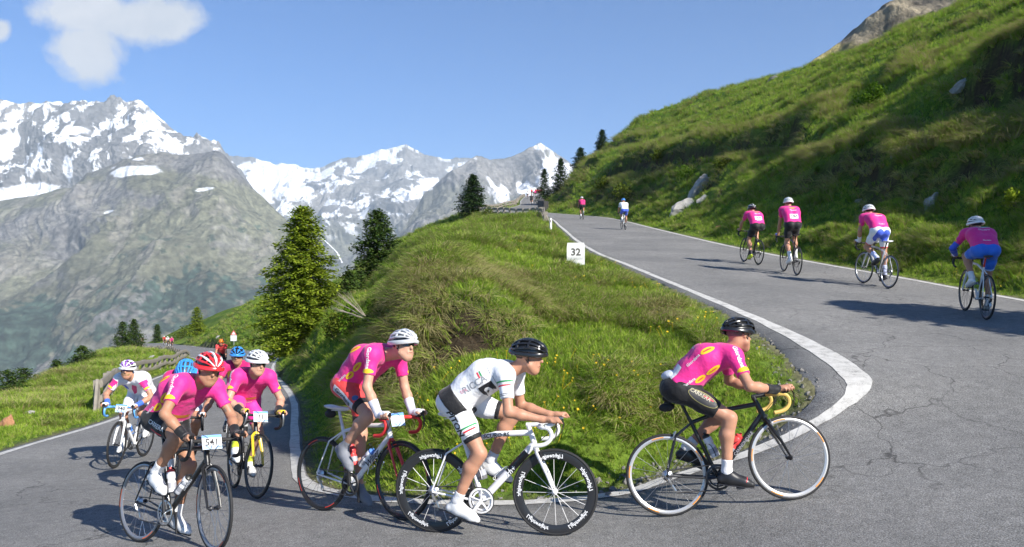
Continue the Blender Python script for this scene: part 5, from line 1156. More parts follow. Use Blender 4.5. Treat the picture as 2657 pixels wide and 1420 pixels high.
def make_rider(label, C, bikeM, level, group=None):
    h = (.009, .0125, .021)[level]
    root = link('person', None); root.empty_display_size = .3; root.matrix_world = bikeM
    tag(root, label, 'person', group)
    SM = steer_mat(C.get('steer', 0))
    hx, hz = C.get('hip', (.235, 1.02)); lean = math.radians(C.get('lean', 40)); cv = C.get('curve', .045); sway = C.get('sway', 0.0); sh_sway = C.get('sh_sway', sway)
    sz = C.get('size', 1.0)
    t = Vector((math.cos(lean), 0, math.sin(lean))); nd = Vector((-math.sin(lean), 0, math.cos(lean)))
    hipC = V3(hx, sway, hz); SH = hipC + t * (.475 * sz) + V3(0, sh_sway - sway, 0)
    def tp(a, dn, y): return hipC.lerp(SH, a) + nd * dn + V3(0, y, 0)
    B = []
    sec = [(0.0, .012, .078, .110), (.33, .012 + cv * .8, .064, .105), (.66, .012 + cv, .080, .115), (.93, .0 + cv * .35, .106, .080)]
    for s in (1, -1):
        for (a0, d0, y0, r0), (a1, d1, y1, r1) in zip(sec[:-1], sec[1:]): B.append(cone(tp(a0, d0, s * y0), tp(a1, d1, s * y1), r0, r1, 'torso', .05))
        B.append(ellp(tp(-.10, .038, s * .072), (.098, .092, .092), Matrix.Identity(3), 'pelvis', .05))
    B.append(cone(tp(.05, .01, 0), tp(.9, cv * .6, 0), .10, .085, 'torso', .05))
    # head
    hf0, hu0 = C.get('head', (.155, .185))
    Hc = SH + V3(hf0 * sz, C.get('head_y', 0.0), hu0 * sz)
    yaw, pit = C.get('look', (0, -8)); rol = C.get('tilt', 0)
    RH = Matrix.Rotation(math.radians(yaw), 3, 'Z') @ Matrix.Rotation(math.radians(-pit), 3, 'Y') @ Matrix.Rotation(math.radians(rol), 3, 'X')
    HM = Matrix.Translation(Hc) @ RH.to_4x4() @ Matrix.Scale(.97, 4)
    def hp(x, y, z): return HM @ V3(x, y, z)
    B.append(cone(tp(.97, .0, 0), hp(-.03, 0, -.07), .060, .055, 'neck', .035))
    for s in (1, -1): B.append(cone(tp(.92, .02 + cv * .3, s * .04), tp(1.0, .012, s * .15), .056, .048, 'torso', .05))
    B += [ellp(hp(-.012, 0, .022), (.098, .076, .090), RH, 'head', .03), ellp(hp(.030, 0, -.045), (.070, .060, .098), RH, 'head', .03), cone(hp(.060, .0, -.118), hp(.068, 0, -.112), .030, .026, 'head', .03),
          cone(hp(.092, 0, .005), hp(.116, 0, -.036), .009, .014, 'head', .012), cone(hp(.080, -.04, .022), hp(.080, .04, .022), .016, .016, 'head', .02)]
    for s in (1, -1):
        B += [ellp(hp(.0, s * .076, -.012), (.021, .010, .032), RH, 'head', .008), cone(hp(.03, s * .058, -.075), hp(.06, s * .02, -.115), .026, .024, 'head', .03)]
    B += [cone(hp(.093, -.018, -.073), hp(.093, .018, -.073), .011, .011, 'head', .012)]
    J = {}
    grip = C.get('grip', 'hoods'); hands = []
    ca = math.radians(C.get('crank', 0))
    for s, nm in ((1, 'L'), (-1, 'R')):
        sj = tp(1.0, -.005, s * .172); sj = sj + V3(.02, 0, -.01)
        B.append(cone(tp(.93, .0, s * .09), sj, .075, .060, 'torso', .05))
        g = grip[0 if s > 0 else 1] if isinstance(grip, tuple) else grip
        lv_ = V3(0, s, 0)
        if g == 'hoods': Pp = CLAMP + V3(.088, s * .203, .044); f = V3(.95, 0, .20); dn = V3(.2, 0, -1)
        elif g == 'ends': Pp = CLAMP + V3(.118, s * .203, .058); f = V3(.90, 0, .10); dn = V3(.45, 0, -.9)
        else: Pp = CLAMP + V3(.02, s * .13, .03); f = V3(.95, 0, -.1); dn = V3(0, 0, -1)
        R3 = SM.to_3x3(); Pp = SM @ Pp; f = (R3 @ f).normalized(); lv_ = (R3 @ lv_).normalized(); dn = (R3 @ dn).normalized()
        wr = Pp - f * .078 - dn * .010
        el = two_link(sj, wr, .285 * sz, .262 * sz, V3(-.3, s * C.get('elbow', .75), -.5))
        J['sj' + nm], J['el' + nm], J['wr' + nm] = sj, el, wr
        B += [ellp(sj, (.060, .060, .060), Matrix.Identity(3), 'uarm' + nm, .04), cone(sj, el, .050, .0385, 'uarm' + nm, .03), cone(el, el.lerp(wr, .35), .040, .0415, 'farm' + nm, .02), cone(el.lerp(wr, .35), wr, .0415, .0265, 'farm' + nm, .02)]
        # hand: palm, four fingers of different length closed round the hood, thumb on the inner side
        B += [cone(wr, Pp - f * .02, .026, .024, 'hand' + nm, .02), cone(Pp - f * .022 + lv_ * .016, Pp + f * .032 + lv_ * .020, .019, .016, 'hand' + nm, .02), cone(Pp - f * .02 - lv_ * .014, Pp + f * .034 - lv_ * .010, .019, .016, 'hand' + nm, .02)]
        if level < 2:
            for i in range(4):
                L_ = (.95, 1.0, .94, .76)[i]; b0 = Pp + f * (.048 - .0205 * i) + lv_ * (.028 + .003 * (i % 2)) - dn * .004
                m1 = b0 + (lv_ * .012 + dn * .026 + f * .006) * L_; m2 = m1 + (dn * .020 - lv_ * .014 + f * .004) * L_
                B += [cone(b0, m1, .0092, .0084, 'fing' + nm, .006), cone(m1, m2, .0084, .0072, 'fing' + nm, .005)]
            b0 = Pp - f * .008 - lv_ * .026; m1 = b0 + f * .028 - lv_ * .008 + dn * .014; m2 = m1 + f * .018 + lv_ * .006 + dn * .016
            B += [cone(b0, m1, .0115, .0098, 'fing' + nm, .008), cone(m1, m2, .0098, .0080, 'fing' + nm, .006)]
        # leg
        a = ca + (math.pi if s > 0 else 0); ped = BBP + V3(math.cos(a) * .1725, s * .122, math.sin(a) * .1725)
        fp = math.radians(C.get('foot', 14) + (10 * max(0, math.sin(a)) + 6 * max(0, -math.cos(a))))
        ff = V3(math.cos(fp), s * .06, -math.sin(fp)).normalized(); fu = V3(math.sin(fp), 0, math.cos(fp)).normalized()
        ank = ped + V3(0, 0, .0) + fu * .118 - ff * .115
        hj = hipC + V3(0, s * .092, 0) + nd * .0
        kn = two_link(hj, ank, .435 * sz, .425 * sz, V3(1, s * C.get('knee', .10), .35))
        ank = kn + (ank - kn).normalized() * min((ank - kn).length, .43 * sz)
        J['kn' + nm], J['an' + nm], J['hj' + nm], J['ped' + nm], J['ff' + nm], J['fu' + nm] = kn, ank, hj, ped, ff, fu
        back = V3(-1, 0, 0) - (ank - kn).normalized() * V3(-1, 0, 0).dot((ank - kn).normalized()); back.normalize()
        front = -back
        B += [cone(hj, hj.lerp(kn, .45) + front * .008, .092, .079, 'thigh' + nm, .05), cone(hj.lerp(kn, .45) + front * .008, kn, .079, .053, 'thigh' + nm, .03), cone(kn + front * .004, kn.lerp(ank, .12), .053, .051, 'shank' + nm, .02),
              cone(kn, kn.lerp(ank, .32) + back * .016, .050, .056, 'shank' + nm, .03), cone(kn.lerp(ank, .32) + back * .016, kn.lerp(ank, .72) + back * .004, .056, .037, 'shank' + nm, .03), cone(kn.lerp(ank, .72) + back * .004, ank, .037, .034, 'shank' + nm, .02), cone(kn.lerp(ank, .1), ank, .040, .030, 'shank' + nm, .02)]
        B += [cone(ank, ped + fu * .05 - ff * .02, .035, .030, 'foot' + nm, .02)]
    FB = Field(B, h)
    D = FB.union(B)
    body = link('body', FB.mesh(D, 'body', C['skin']), root)
    def pick(*tags): return [p for p in B if p['tag'] in tags]
    def clipd(ps, o, n): return [dict(p, clip=(p['clip'] or []) + [(o, n)]) for p in ps]
    def shell(name, ps, m, grow, slack=.012, parent=None):
        S = FB.union(ps) - slack; me = FB.mesh(smooth_max(D - grow, S), name, m)
        return link(name, me, parent or root) if me else None
    # jersey: torso and upper arms down to the sleeve hem
    ps = clipd(pick('torso'), tp(C.get('hem', .02), 0, 0), -t) + clipd(pick('pelvis'), tp(C.get('hem', .02), 0, 0), -t)
    sl_t = C.get('sleeve', .60)
    for nm in 'LR':
        ax = (J['el' + nm] - J['sj' + nm]); ps += clipd(pick('uarm' + nm), J['sj' + nm] + ax * sl_t, ax.normalized())
        if C.get('armwarm'):
            ax2 = J['wr' + nm] - J['el' + nm]
            shell('arm_warmer', clipd(pick('uarm' + nm), J['sj' + nm] + ax * (sl_t - .15), -ax.normalized()) + clipd(pick('farm' + nm), J['el' + nm] + ax2 * .82, ax2.normalized()), C['armwarm'], .006)
    jersey = shell('jersey', ps, C['jersey'], .0125)
    # shorts
    hi = tp(.34, 0, 0); ps = clipd(pick('torso', 'pelvis'), hi, t)
    for nm in 'LR':
        ax = J['kn' + nm] - J['hj' + nm]; ps += clipd(pick('thigh' + nm), J['hj' + nm] + ax * C.get('short_len', .72), ax.normalized())
    shorts = shell('shorts', ps, C['shorts'], .0065, .010)
    if C.get('belt'): shell('waistband', clipd(clipd(pick('torso', 'pelvis'), tp(.035, 0, 0), (t + nd * .2).normalized()), tp(.02, 0, 0), (-t - nd * .2).normalized()), C['belt'], .0165, .042)
    for nm in 'LR':
        s = 1 if nm == 'L' else -1
        ax = J['kn' + nm] - J['hj' + nm]; au = ax.normalized()
        if C.get('cuff'): shell('shorts_cuff', clipd(clipd(pick('thigh' + nm), J['hj' + nm] + ax * (C.get('short_len', .72) + .008), au), J['hj' + nm] + ax * (C.get('short_len', .72) - C.get('cuff_w', .07)), -au), C['cuff'], .0092, .010)
        ax2 = J['an' + nm] - J['kn' + nm]
        if C.get('sock'): shell('sock', clipd(pick('shank' + nm), J['kn' + nm] + ax2 * C.get('sock_t', .80), -ax2.normalized()), C['sock'], .0045)
        if C.get('wrist'):
            ax3 = J['wr' + nm] - J['el' + nm]
            wm = C['wrist'][0 if nm == 'L' else 1] if isinstance(C['wrist'], tuple) else C['wrist']
            if wm: shell('wristband', clipd(clipd(pick('farm' + nm, 'hand' + nm), J['wr' + nm] + ax3 * .02, ax3.normalized()), J['el' + nm] + ax3 * C.get('wrist_t', .68), -ax3.normalized()), wm, .007)
        if C.get('glove') and level < 2: shell('glove', pick('hand' + nm), C['glove'], .0055, .004)
        # shoe
        ff, fu, ped, ank = J['ff' + nm], J['fu' + nm], J['ped' + nm], J['an' + nm]
        q = ped + fu * .014
        def sp_(x, z): return q + ff * x + fu * z
        sh = [cone(sp_(-.155, .036), sp_(-.06, .036), .034, .034, 's', .03), cone(sp_(-.06, .036), sp_(.03, .032), .036, .041, 's', .03), cone(sp_(.03, .030), sp_(.085, .020), .039, .026, 's', .03), cone(sp_(-.09, .04), sp_(-.125, .085), .040, .037, 's', .03), cone(sp_(-.02, .048), sp_(-.08, .08), .034, .036, 's', .04)]
        if C.get('overshoe'): sh.append(cone(sp_(-.115, .09), ank + (J['kn' + nm] - ank) * .16, .043, .041, 's', .03))
        sh = clipd(sh, sp_(0, .002), -fu); FS = Field(sh, min(h, .010)); shm = C['shoe'][0 if nm == 'L' else 1] if isinstance(C['shoe'], tuple) else C['shoe']
        so = link('shoe', FS.mesh(FS.union(sh), 'shoe', shm), root)
        if level == 0 and not C.get('overshoe'):
            for k, x in enumerate((-.045, -.005, .03)):
                st = [V3(0, 0, 0)] * 0
                arc = [sp_(x + .012 * math.sin(a_), .034 + .040 * math.sin(a_)) + Vector((0, 1, 0)) * (.043 * math.cos(a_)) for a_ in np.linspace(.15, math.pi - .15, 7)]
                MB().tube(arc, .0045, 5, flat=(1.6, .6)).build('shoe_strap', C.get('strapm', PGREY), so)
            MB().add([sp_(x, z) + V3(0, y * w, 0) for z in (-.006, .004) for x, w in ((-.175, .022), (-.10, .03), (0, .036), (.07, .030), (.105, .012)) for y in (-1, 1)], [(0, 1, 3, 2), (2, 3, 5, 4), (4, 5, 7, 6), (6, 7, 9, 8), (10, 12, 13, 11), (12, 14, 15, 13), (14, 16, 17, 15), (16, 18, 19, 17)] + [(i, i + 2, i + 12, i + 10) for i in (0, 2, 4, 6)] + [(i + 10, i + 12, i + 2, i) for i in (1, 3, 5, 7)]).build('shoe_sole', C.get('solem', PBLACK), so)
    # head dress and face
    hc = C.get('helmet', (WHITEP, WHITEP, BLACKC)); HH = HM @ Matrix.Rotation(math.radians(C.get('helm_pitch', 4)), 4, 'Y')
    make_helmet(HH, root, hc[0], hc[1], hc[2] if level < 2 else hc[0], level)
    if level < 2:
        for s in (1, -1):
            MB().tube([hp(.03, s * .088, .03), hp(.028, s * .079, -.05), hp(.052, s * .045, -.128), hp(.056, 0, -.146)], .0045, 5, flat=(1.4, .7)).tube([hp(-.05, s * .078, .02), hp(.028, s * .080, -.05)], .0045, 5, flat=(1.4, .7)).build('chin_strap', PBLACK, root)
        # hair at the nape and temples
        FHp = [ellp(hp(-.016, 0, .022), (.099, .0785, .086), RH, 'h', .02, clip=[(hp(.03, 0, 0), (RH @ V3(1, 0, .35)).normalized()), (hp(-.06, 0, -.045), (RH @ V3(.45, 0, -1)).normalized())])]
        FH = Field(FHp, .008); link('hair', FH.mesh(FH.union(FHp), 'hair', C.get('hair', HAIRM)), root)
        for s in (1, -1):
            if not C.get('glasses'):
                e = MB().ell(hp(.0815, s * .031, .000), (.0105, .0145, .0085), 10, 8, RH).build('eye', mat('eye_white', (.55, .52, .5), .3), root)
                MB().ell(hp(.0905, s * .031, -.001), (.0035, .0075, .0065), 8, 6, RH).build('iris', mat('eye_dark', (.02, .014, .01), .2), e)
            MB().tube([hp(.092, s * .014, .021), hp(.0955, s * .030, .027), hp(.083, s * .050, .021)], [.003, .0042, .002], 5).build('eyebrow', C.get('hair', HAIRM), root)
        MB().ell(hp(.101, 0, -.0735), (.0055, .021, .0042), 10, 6, RH).build('mouth', mat('lips', (.25, .07, .06), .5), root)
        if C.get('beard'):
            FBp = [ellp(hp(.032, 0, -.058), (.072, .063, .092), RH, 'h', .02, clip=[(hp(0, 0, -.062), (RH @ V3(-.1, 0, 1)).normalized()), (hp(.0, 0, 0), (RH @ V3(-1, 0, -.1)).normalized())])]
            FX = Field(FBp, .008); link('beard', FX.mesh(FX.union(FBp), 'beard', C['beard']), root)
        if C.get('glasses'):
            fr, ln = C['glasses']; V = []; m = 14
            for j in range(m + 1):
                a = math.radians(-78 + 156 * j / m); x = .036 + .076 * math.cos(a); y = .074 * math.sin(a); hh = .023 * (1 - .45 * (abs(j - m / 2) / (m / 2)) ** 2) * (.72 if j == m // 2 else 1)
                for z in (.010 + hh * .6, .004 - hh): V.append(hp(x, y, z)); 
            g = MB().add(V, [(2 * j, 2 * j + 1, 2 * j + 3, 2 * j + 2) for j in range(m)]).build('sunglasses', ln, root)
            MB().tube([V[2 * j] for j in range(m + 1)], .0035, 5).tube([V[0], hp(-.01, -.083, .012)], .003, 5).tube([V[2 * m], hp(-.01, .083, .012)], .003, 5).build('glasses_frame', fr, g)
    # ---- prints
    ctx = dict(root=root, jersey=jersey, shorts=shorts, J=J, tp=tp, t=t, nd=nd, hp=hp, SH=SH, hipC=hipC, body=body)
    if C.get('prints') and jersey:
        ctx['jb'] = bvh_of(jersey.data); ctx['sb'] = bvh_of(shorts.data); C['prints'](ctx)
    return root

# ---- print layouts
def pr_pink(c, lvl=0, back=True, sleeve='Giordana', yel=YELLOW, number=None):
    jb, J, tp, t, nd, je = c['jb'], c['J'], c['tp'], c['t'], c['nd'], c['jersey']
    for nm, s in (('L', 1), ('R', -1)):
        ax = (J['el' + nm] - J['sj' + nm]).normalized(); out = V3(.30, s, .25); out = (out - ax * out.dot(ax)).normalized()
        mid = J['sj' + nm] + ax * .045
        U = ax * (-s); V = out.cross(U)
        if lvl == 0: decal('lettering', jb, text_mesh(sleeve, .050, .02), mid, U, V, PWHITE, je, mx=.02)
        o2 = J['sj' + nm] + ax * .155; V2 = -ax; U2 = V2.cross(out)
        decal('sleeve_badge', jb, ell_pts(.10, .042), o2, U2, V2, yel, je)
        for a, w, hh in ((.62, .13, .040), (.36, .10, .045)):
            o = tp(a, -.01, s * .12); Vv = nd; Uu = Vv.cross(V3(0, s, 0)) ; decal('side_badge', jb, ell_pts(w, hh), o, Uu, Vv, yel, je)
            if lvl == 0: decal('badge_stroke', jb, ell_pts(w * .6, hh * .22), o, Uu, Vv, PRED, je, off=.0045)
        if lvl == 0: decal('lettering', jb, text_mesh('Giordana', .034, .01), tp(.16, .02, s * .12), t * (-s), nd, PWHITE, je, mx=.02)
    if back:
        V = t; U = V.cross(nd)
        decal('back_badge', jb, ell_pts(.17, .062), tp(.80, .05, 0), U, V, yel, je)
        if lvl == 0:
            for s in (1, -1):
                Nn = (nd + V3(0, s * 1.1, 0)).normalized(); Uq = t * (-s); Vq = Nn.cross(Uq)
                decal('shoulder_badge', jb, ell_pts(.12, .05), tp(.74, .06, s * .10), Uq, Vq, yel, je); decal('badge_stroke', jb, ell_pts(.075, .012), tp(.74, .06, s * .10), Uq, Vq, PRED, je, off=.005)
                decal('lettering', jb, text_mesh('Giordana', .036, .01), tp(.45, .06, s * .09), Uq, Vq, PWHITE, je, mx=.02)
        if lvl == 0:
            decal('badge_stroke', jb, text_mesh('Crespi', .035, .01), tp(.80, .05, 0), U, V, PRED, je, off=.0045, mx=.02)
        decal('lettering', jb, text_mesh('Giordana', .042, .012), tp(.62, .05, 0), U, V, PWHITE, je, mx=.03)
        decal('lettering', jb, text_mesh('Giordana', .03, .01), tp(.14, .05, 0), U, V, PWHITE, je, mx=.03)
    if number:
        body, a = number; V = t; U = V.cross(nd)
        pl = decal('race_number', jb, rect_pts(.19, .115), tp(a, .06, 0), U, V, PWHITE, je, off=.006)
        decal('number', jb, text_mesh(body, .078, .02), tp(a, .06, 0) , U, V, PBLACK, je, off=.010)
def pr_chest(c, yel=YELLOW):
    jb, tp, t, nd, je = c['jb'], c['tp'], c['t'], c['nd'], c['jersey']; N = -nd; V = t; U = V.cross(N)
    decal('chest_band', jb, rect_pts(.20, .034), tp(.34, -.05, 0), U, V, mat('print_ochre', (.55, .20, .03), .6), je)
    decal('lettering', jb, text_mesh('Giordana', .036, .01), tp(.22, -.05, 0), U, V, PWHITE, je)
# ------------------------------------------------------------------ riders and their bicycles
def bike_matrix(R, Fp, lean):
    c = (R + Fp) / 2; x = (Fp - R).normalized(); R = c - x * .4925
    y = Vector((0, 0, 1)).cross(x).normalized(); z = x.cross(y)
    return Matrix.Translation(R) @ Matrix((x, y, z)).transposed().to_4x4() @ Matrix.Rotation(math.radians(lean), 4, 'X')
def from_px(rear, front): return road_hit(*rear), road_hit(*front)
def on_road(x, y, hx, hy):
    """contacts for a bicycle whose front tyre stands at x,y and that heads along hx,hy"""
    l = math.hypot(hx, hy); rx, ry = x - hx / l * .985, y - hy / l * .985
    return Vector((rx, ry, road_z(rx, ry))), Vector((x, y, road_z(x, y)))
W_BLACK = dict(rim=mat('black_rim', (.02, .02, .022), .35, coat=.3), nsp=20, spm=DARKM)
W_GREY = dict(rim=mat('grey_rim', (.30, .31, .33), .35, metal=.6), nsp=20, spm=STEEL)
W_SILV = dict(rim=mat('silver_rim', (.62, .62, .62), .35, metal=.5), nsp=18, spm=STEEL, flash=mat('rim_orange', (.75, .28, .02), .5), nflash=5, flen=.32)
W_RED = dict(rim=W_BLACK['rim'], nsp=20, spm=DARKM, flash=mat('rim_red', (.72, .06, .04), .5), nflash=4, flen=.42)
W_DEEP = dict(rim=mat('carbon_rim', (.022, .022, .024), .38, coat=.25), depth=.060, nsp=16, spw=.0042, spflat=.45, radial=True, spm=mat('white_spoke', (.75, .75, .75), .4), words='Lightweight', wordm=PWHITE, nwords=5, hub=WHITEP)
REDF = glossy('red_paint', (.62, .03, .03)); BLUEF = glossy('blue_tape', (.10, .36, .80), .5); GOLD = glossy('gold_tape', (.62, .42, .10), .5)
REDT = mat('red_tape', (.62, .03, .03), .6); WTAPE = mat('white_tape', (.74, .74, .74), .6); BTAPE = mat('black_tape', (.015, .015, .016), .7)
RIDERS = []
def cyclist(plabel, blabel, contacts, lean, bike, rider, level, pgroup=None, bgroup=None, bottles=()):
    R, Fp = contacts; M = bike_matrix(R, Fp, lean)
    for k in ('steer', 'crank'): rider[k] = bike.get(k, 0)
    b = make_bike(blabel, bike, level, bgroup); b.matrix_world = M
    p = make_rider(plabel, rider, M, level, pgroup); p.matrix_world = M
    for a in bottles: bottle(a[0], M, *a[1:])
    RIDERS.append((p, b)); return p, b
HELM_RW = (mat('helmet_red', (.68, .03, .04), .25, coat=.5), mat('helmet_white', (.80, .80, .80), .25, coat=.5), BLACKC)
HW = HELM_RW[1]; HBLK = mat('helmet_black', (.015, .015, .016), .25, coat=.5); HBLU = mat('helmet_blue', (.05, .30, .78), .25, coat=.5); HSIL = mat('helmet_silver', (.55, .56, .58), .3, coat=.5); HORG = mat('helmet_orange', (.85, .22, .02), .3)
WBOT = mat('bottle_white', (.72, .73, .76), .4); RBOT = mat('bottle_red', (.70, .06, .06), .4); BBOT = mat('bottle_blue', (.10, .25, .65), .4); KBOT = mat('bottle_black', (.02, .02, .02), .4); GBOT = mat('bottle_grey', (.14, .14, .15), .35); LBOT = mat('bottle_lime', (.45, .65, .05), .4)

# leftmost near rider, number 541, cornering
def pr_541(c):
    pr_pink(c); pr_chest(c)
    J = c['J']; sb = c['sb']
    for nm, s in (('L', 1), ('R', -1)):
        ax = (J['kn' + nm] - J['hj' + nm]).normalized(); U = ax * (-s); out = V3(0, s, 0); V = out.cross(U)
        o = J['hj' + nm] + ax * .19
        decal('lettering', sb, text_mesh('CARRERA', .052, .015), o, U, V, PWHITE, c['shorts'], mx=.02)
        decal('side_stripe', sb, rect_pts(.16, .012), o - V * .055, U, V, PRED, c['shorts'])
        decal('side_stripe', sb, rect_pts(.13, .009), o - V * .078, U, V, PGREY, c['shorts'])
    bb = bvh_of(c['body'].data)
    for nm, s in (('L', 1), ('R', -1)):   # tattooed band on each upper arm
        ax = (J['el' + nm] - J['sj' + nm]).normalized(); out = (V3(0, s, 0) + c['nd'] * .2); out = (out - ax * out.dot(ax)).normalized(); U = -ax; 
        for k in range(5): decal('tattoo', bb, ell_pts(.05, .010), J['sj' + nm] + ax * (.215 + .012 * (k % 2)) , (out.cross(-ax) * 1.0 + ax * (.8 - .4 * k)), -ax + out.cross(-ax) * (.8 - .4 * k), mat('tattoo_ink', (.20, .135, .105), .6), c['body'], off=.001)
cyclist('rider in pink jersey, black shorts and red and white helmet, number 541 on bars',
        'black road bike with number plate 541 leaning into the bend in front', from_px((358, 1407), (551, 1434)), -9,
        dict(frame=BLACKC, tape=BTAPE, wheel=dict(W_GREY, flash=mat('rim_orange_red', (.75, .16, .05), .5), nflash=3, flen=.5, fa=1.0), plate=('541', 0), steer=-14, crank=92, frame_words=[('CARRERA', .03, 'down', PWHITE, 0)], ringm=STEEL),
        dict(skin=SKIN_A, jersey=PINK, shorts=BLACKL, helmet=(HELM_RW[0], HW, BLACKC), sock=SOCKW, shoe=SHOEW, wrist=BLACKL, glove=BLACKL, strapm=PBLACK, hip=(.235, 1.03), lean=37, curve=.05, head=(.15, .13), look=(-14, -16), elbow=.9, prints=pr_541), 0,
        bottles=[('white bottle with red and black cap low on bike 541', 'down', WBOT, KBOT), ('white bottle with red cap on the seat tube of bike 541', 'seat', WBOT, RBOT)])
# number 11
cyclist('rider in pink jersey and pink shorts with white helmet, number 11 on his bars', 'dark road bike with yellow fork blade and number plate 11', from_px((609, 1268), (662, 1292)), -4,
        dict(frame=BLACKC, fork=glossy('yellow_paint', (.72, .48, .03)), tape=BTAPE, wheel=W_BLACK, plate=('11', 0), steer=10, crank=33, lever=STEEL),
        dict(skin=SKIN_B, jersey=PINK, shorts=cloth('pink_shorts', (.80, .04, .32)), helmet=(HW, HW, mat('liner_grey', (.12, .12, .13), .6)), sock=cloth('neon_sock', (.65, .75, .05)), shoe=SHOEW, wrist=BLACKL, glove=cloth('yellow_glove', (.75, .55, .03)), glasses=(PBLACK, LENS), lean=34, head=(.15, .145), look=(12, -10), elbow=.55, prints=lambda c: (pr_pink(c, back=False), pr_chest(c)), hair=HAIRL), 0)
# number 940
def pr_940(c):
    jb, J, tp, t, nd, je = c['jb'], c['J'], c['tp'], c['t'], c['nd'], c['jersey']; N = -nd; V = t; U = V.cross(N)
    for nm, s in (('L', 1), ('R', -1)):
        ax = (J['el' + nm] - J['sj' + nm]).normalized(); f = V3(1, s * .35, .1); f = (f - ax * f.dot(ax)).normalized(); Vv = -ax; Uu = Vv.cross(f)
        decal('sleeve_panel', jb, rect_pts(.15, .15), J['sj' + nm] + ax * .105, Uu, Vv, PINK, je)
        decal('sleeve_badge', jb, ell_pts(.09, .03), J['sj' + nm] + ax * .15, Uu, Vv, YELLOW, je, off=.005)
    decal('chest_panel', jb, ([(-.02, -.16), (.035, -.10), (.10, .13), (.03, .13), (-.01, .0)], [(0, 1, 2, 3, 4)]), tp(.62, -.05, -.02), U, V, PINKD, je)
    decal('shoulder_panel', jb, rect_pts(.05, .16), tp(.75, -.04, -.10), U, V, ROYAL, je)
    decal('shoulder_panel', jb, ell_pts(.05, .11), tp(.78, -.04, .14), U, V, YELLOW, je)
    decal('race_number', bvh_of(c['shorts'].data), rect_pts(.13, .11), tp(.20, -.06, 0), U, V, PWHITE, c['shorts'])
cyclist('bearded rider in white and pink jersey with white sunglasses and blue wristbands', 'white road bike with pale blue bar tape and plate 940', from_px((360, 1190), (314.5, 1208.6)), -3,
        dict(frame=WHITEP, tape=BLUEF, wheel=W_BLACK, plate=('940', 0), steer=2, crank=-38),
        dict(skin=SKIN_C, jersey=WHITEJ, shorts=WHITEJ, helmet=(HW, mat('helmet_violet', (.25, .08, .45), .3), BLACKC), sock=SOCKW, shoe=SHOEW, wrist=cloth('blue_band', (.05, .14, .60)), glove=WHITEJ, glasses=(PWHITE, LENSV), beard=HAIRL, hair=HAIRL, lean=30, head=(.15, .15), look=(8, -4), elbow=.75, prints=pr_940), 0,
        bottles=[('blue and white bottle on the down tube of bike 940', 'down', BBOT, WBOT)])
# blue helmet, head down, half hidden
cyclist('rider with bright blue helmet, head bowed, half hidden behind rider 541', 'road bike mostly hidden behind rider 541', on_road(-3.72, 8.95, .35, -.93), -3,
        dict(frame=BLACKC, tape=BTAPE, wheel=W_BLACK, steer=0, crank=-60),
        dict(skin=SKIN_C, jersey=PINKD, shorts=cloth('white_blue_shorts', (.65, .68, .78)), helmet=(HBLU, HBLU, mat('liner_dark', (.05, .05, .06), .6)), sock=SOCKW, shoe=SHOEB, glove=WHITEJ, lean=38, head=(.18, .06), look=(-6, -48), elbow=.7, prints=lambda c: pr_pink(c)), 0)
# blue and black helmet
cyclist('rider in pink kit with blue and black helmet and white vest straps', 'white road bike seen head-on behind rider 11', on_road(-4.30, 12.2, .20, -.97), -3,
        dict(frame=WHITEP, tape=BTAPE, wheel=W_BLACK, steer=0, crank=20),
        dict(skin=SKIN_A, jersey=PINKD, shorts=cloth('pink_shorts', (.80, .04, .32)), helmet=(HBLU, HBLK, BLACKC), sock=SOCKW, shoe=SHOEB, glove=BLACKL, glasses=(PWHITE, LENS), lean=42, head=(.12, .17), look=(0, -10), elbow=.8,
             prints=lambda c: (pr_chest(c), [decal('vest_panel', c['jb'], rect_pts(.055, .22), c['tp'](.72, -.05, s * .125), c['t'].cross(-c['nd']), c['t'], m_, c['jersey']) for s, m_ in ((1, PWHITE), (-1, mat('print_lime', (.60, .68, .04), .6)))], [decal('sleeve_badge', c['jb'], ell_pts(.05, .10), c['tp'](.86, -.03, s * .19), c['t'].cross(-c['nd']), c['t'], YELLOW, c['jersey']) for s in (1, -1)])), 0)
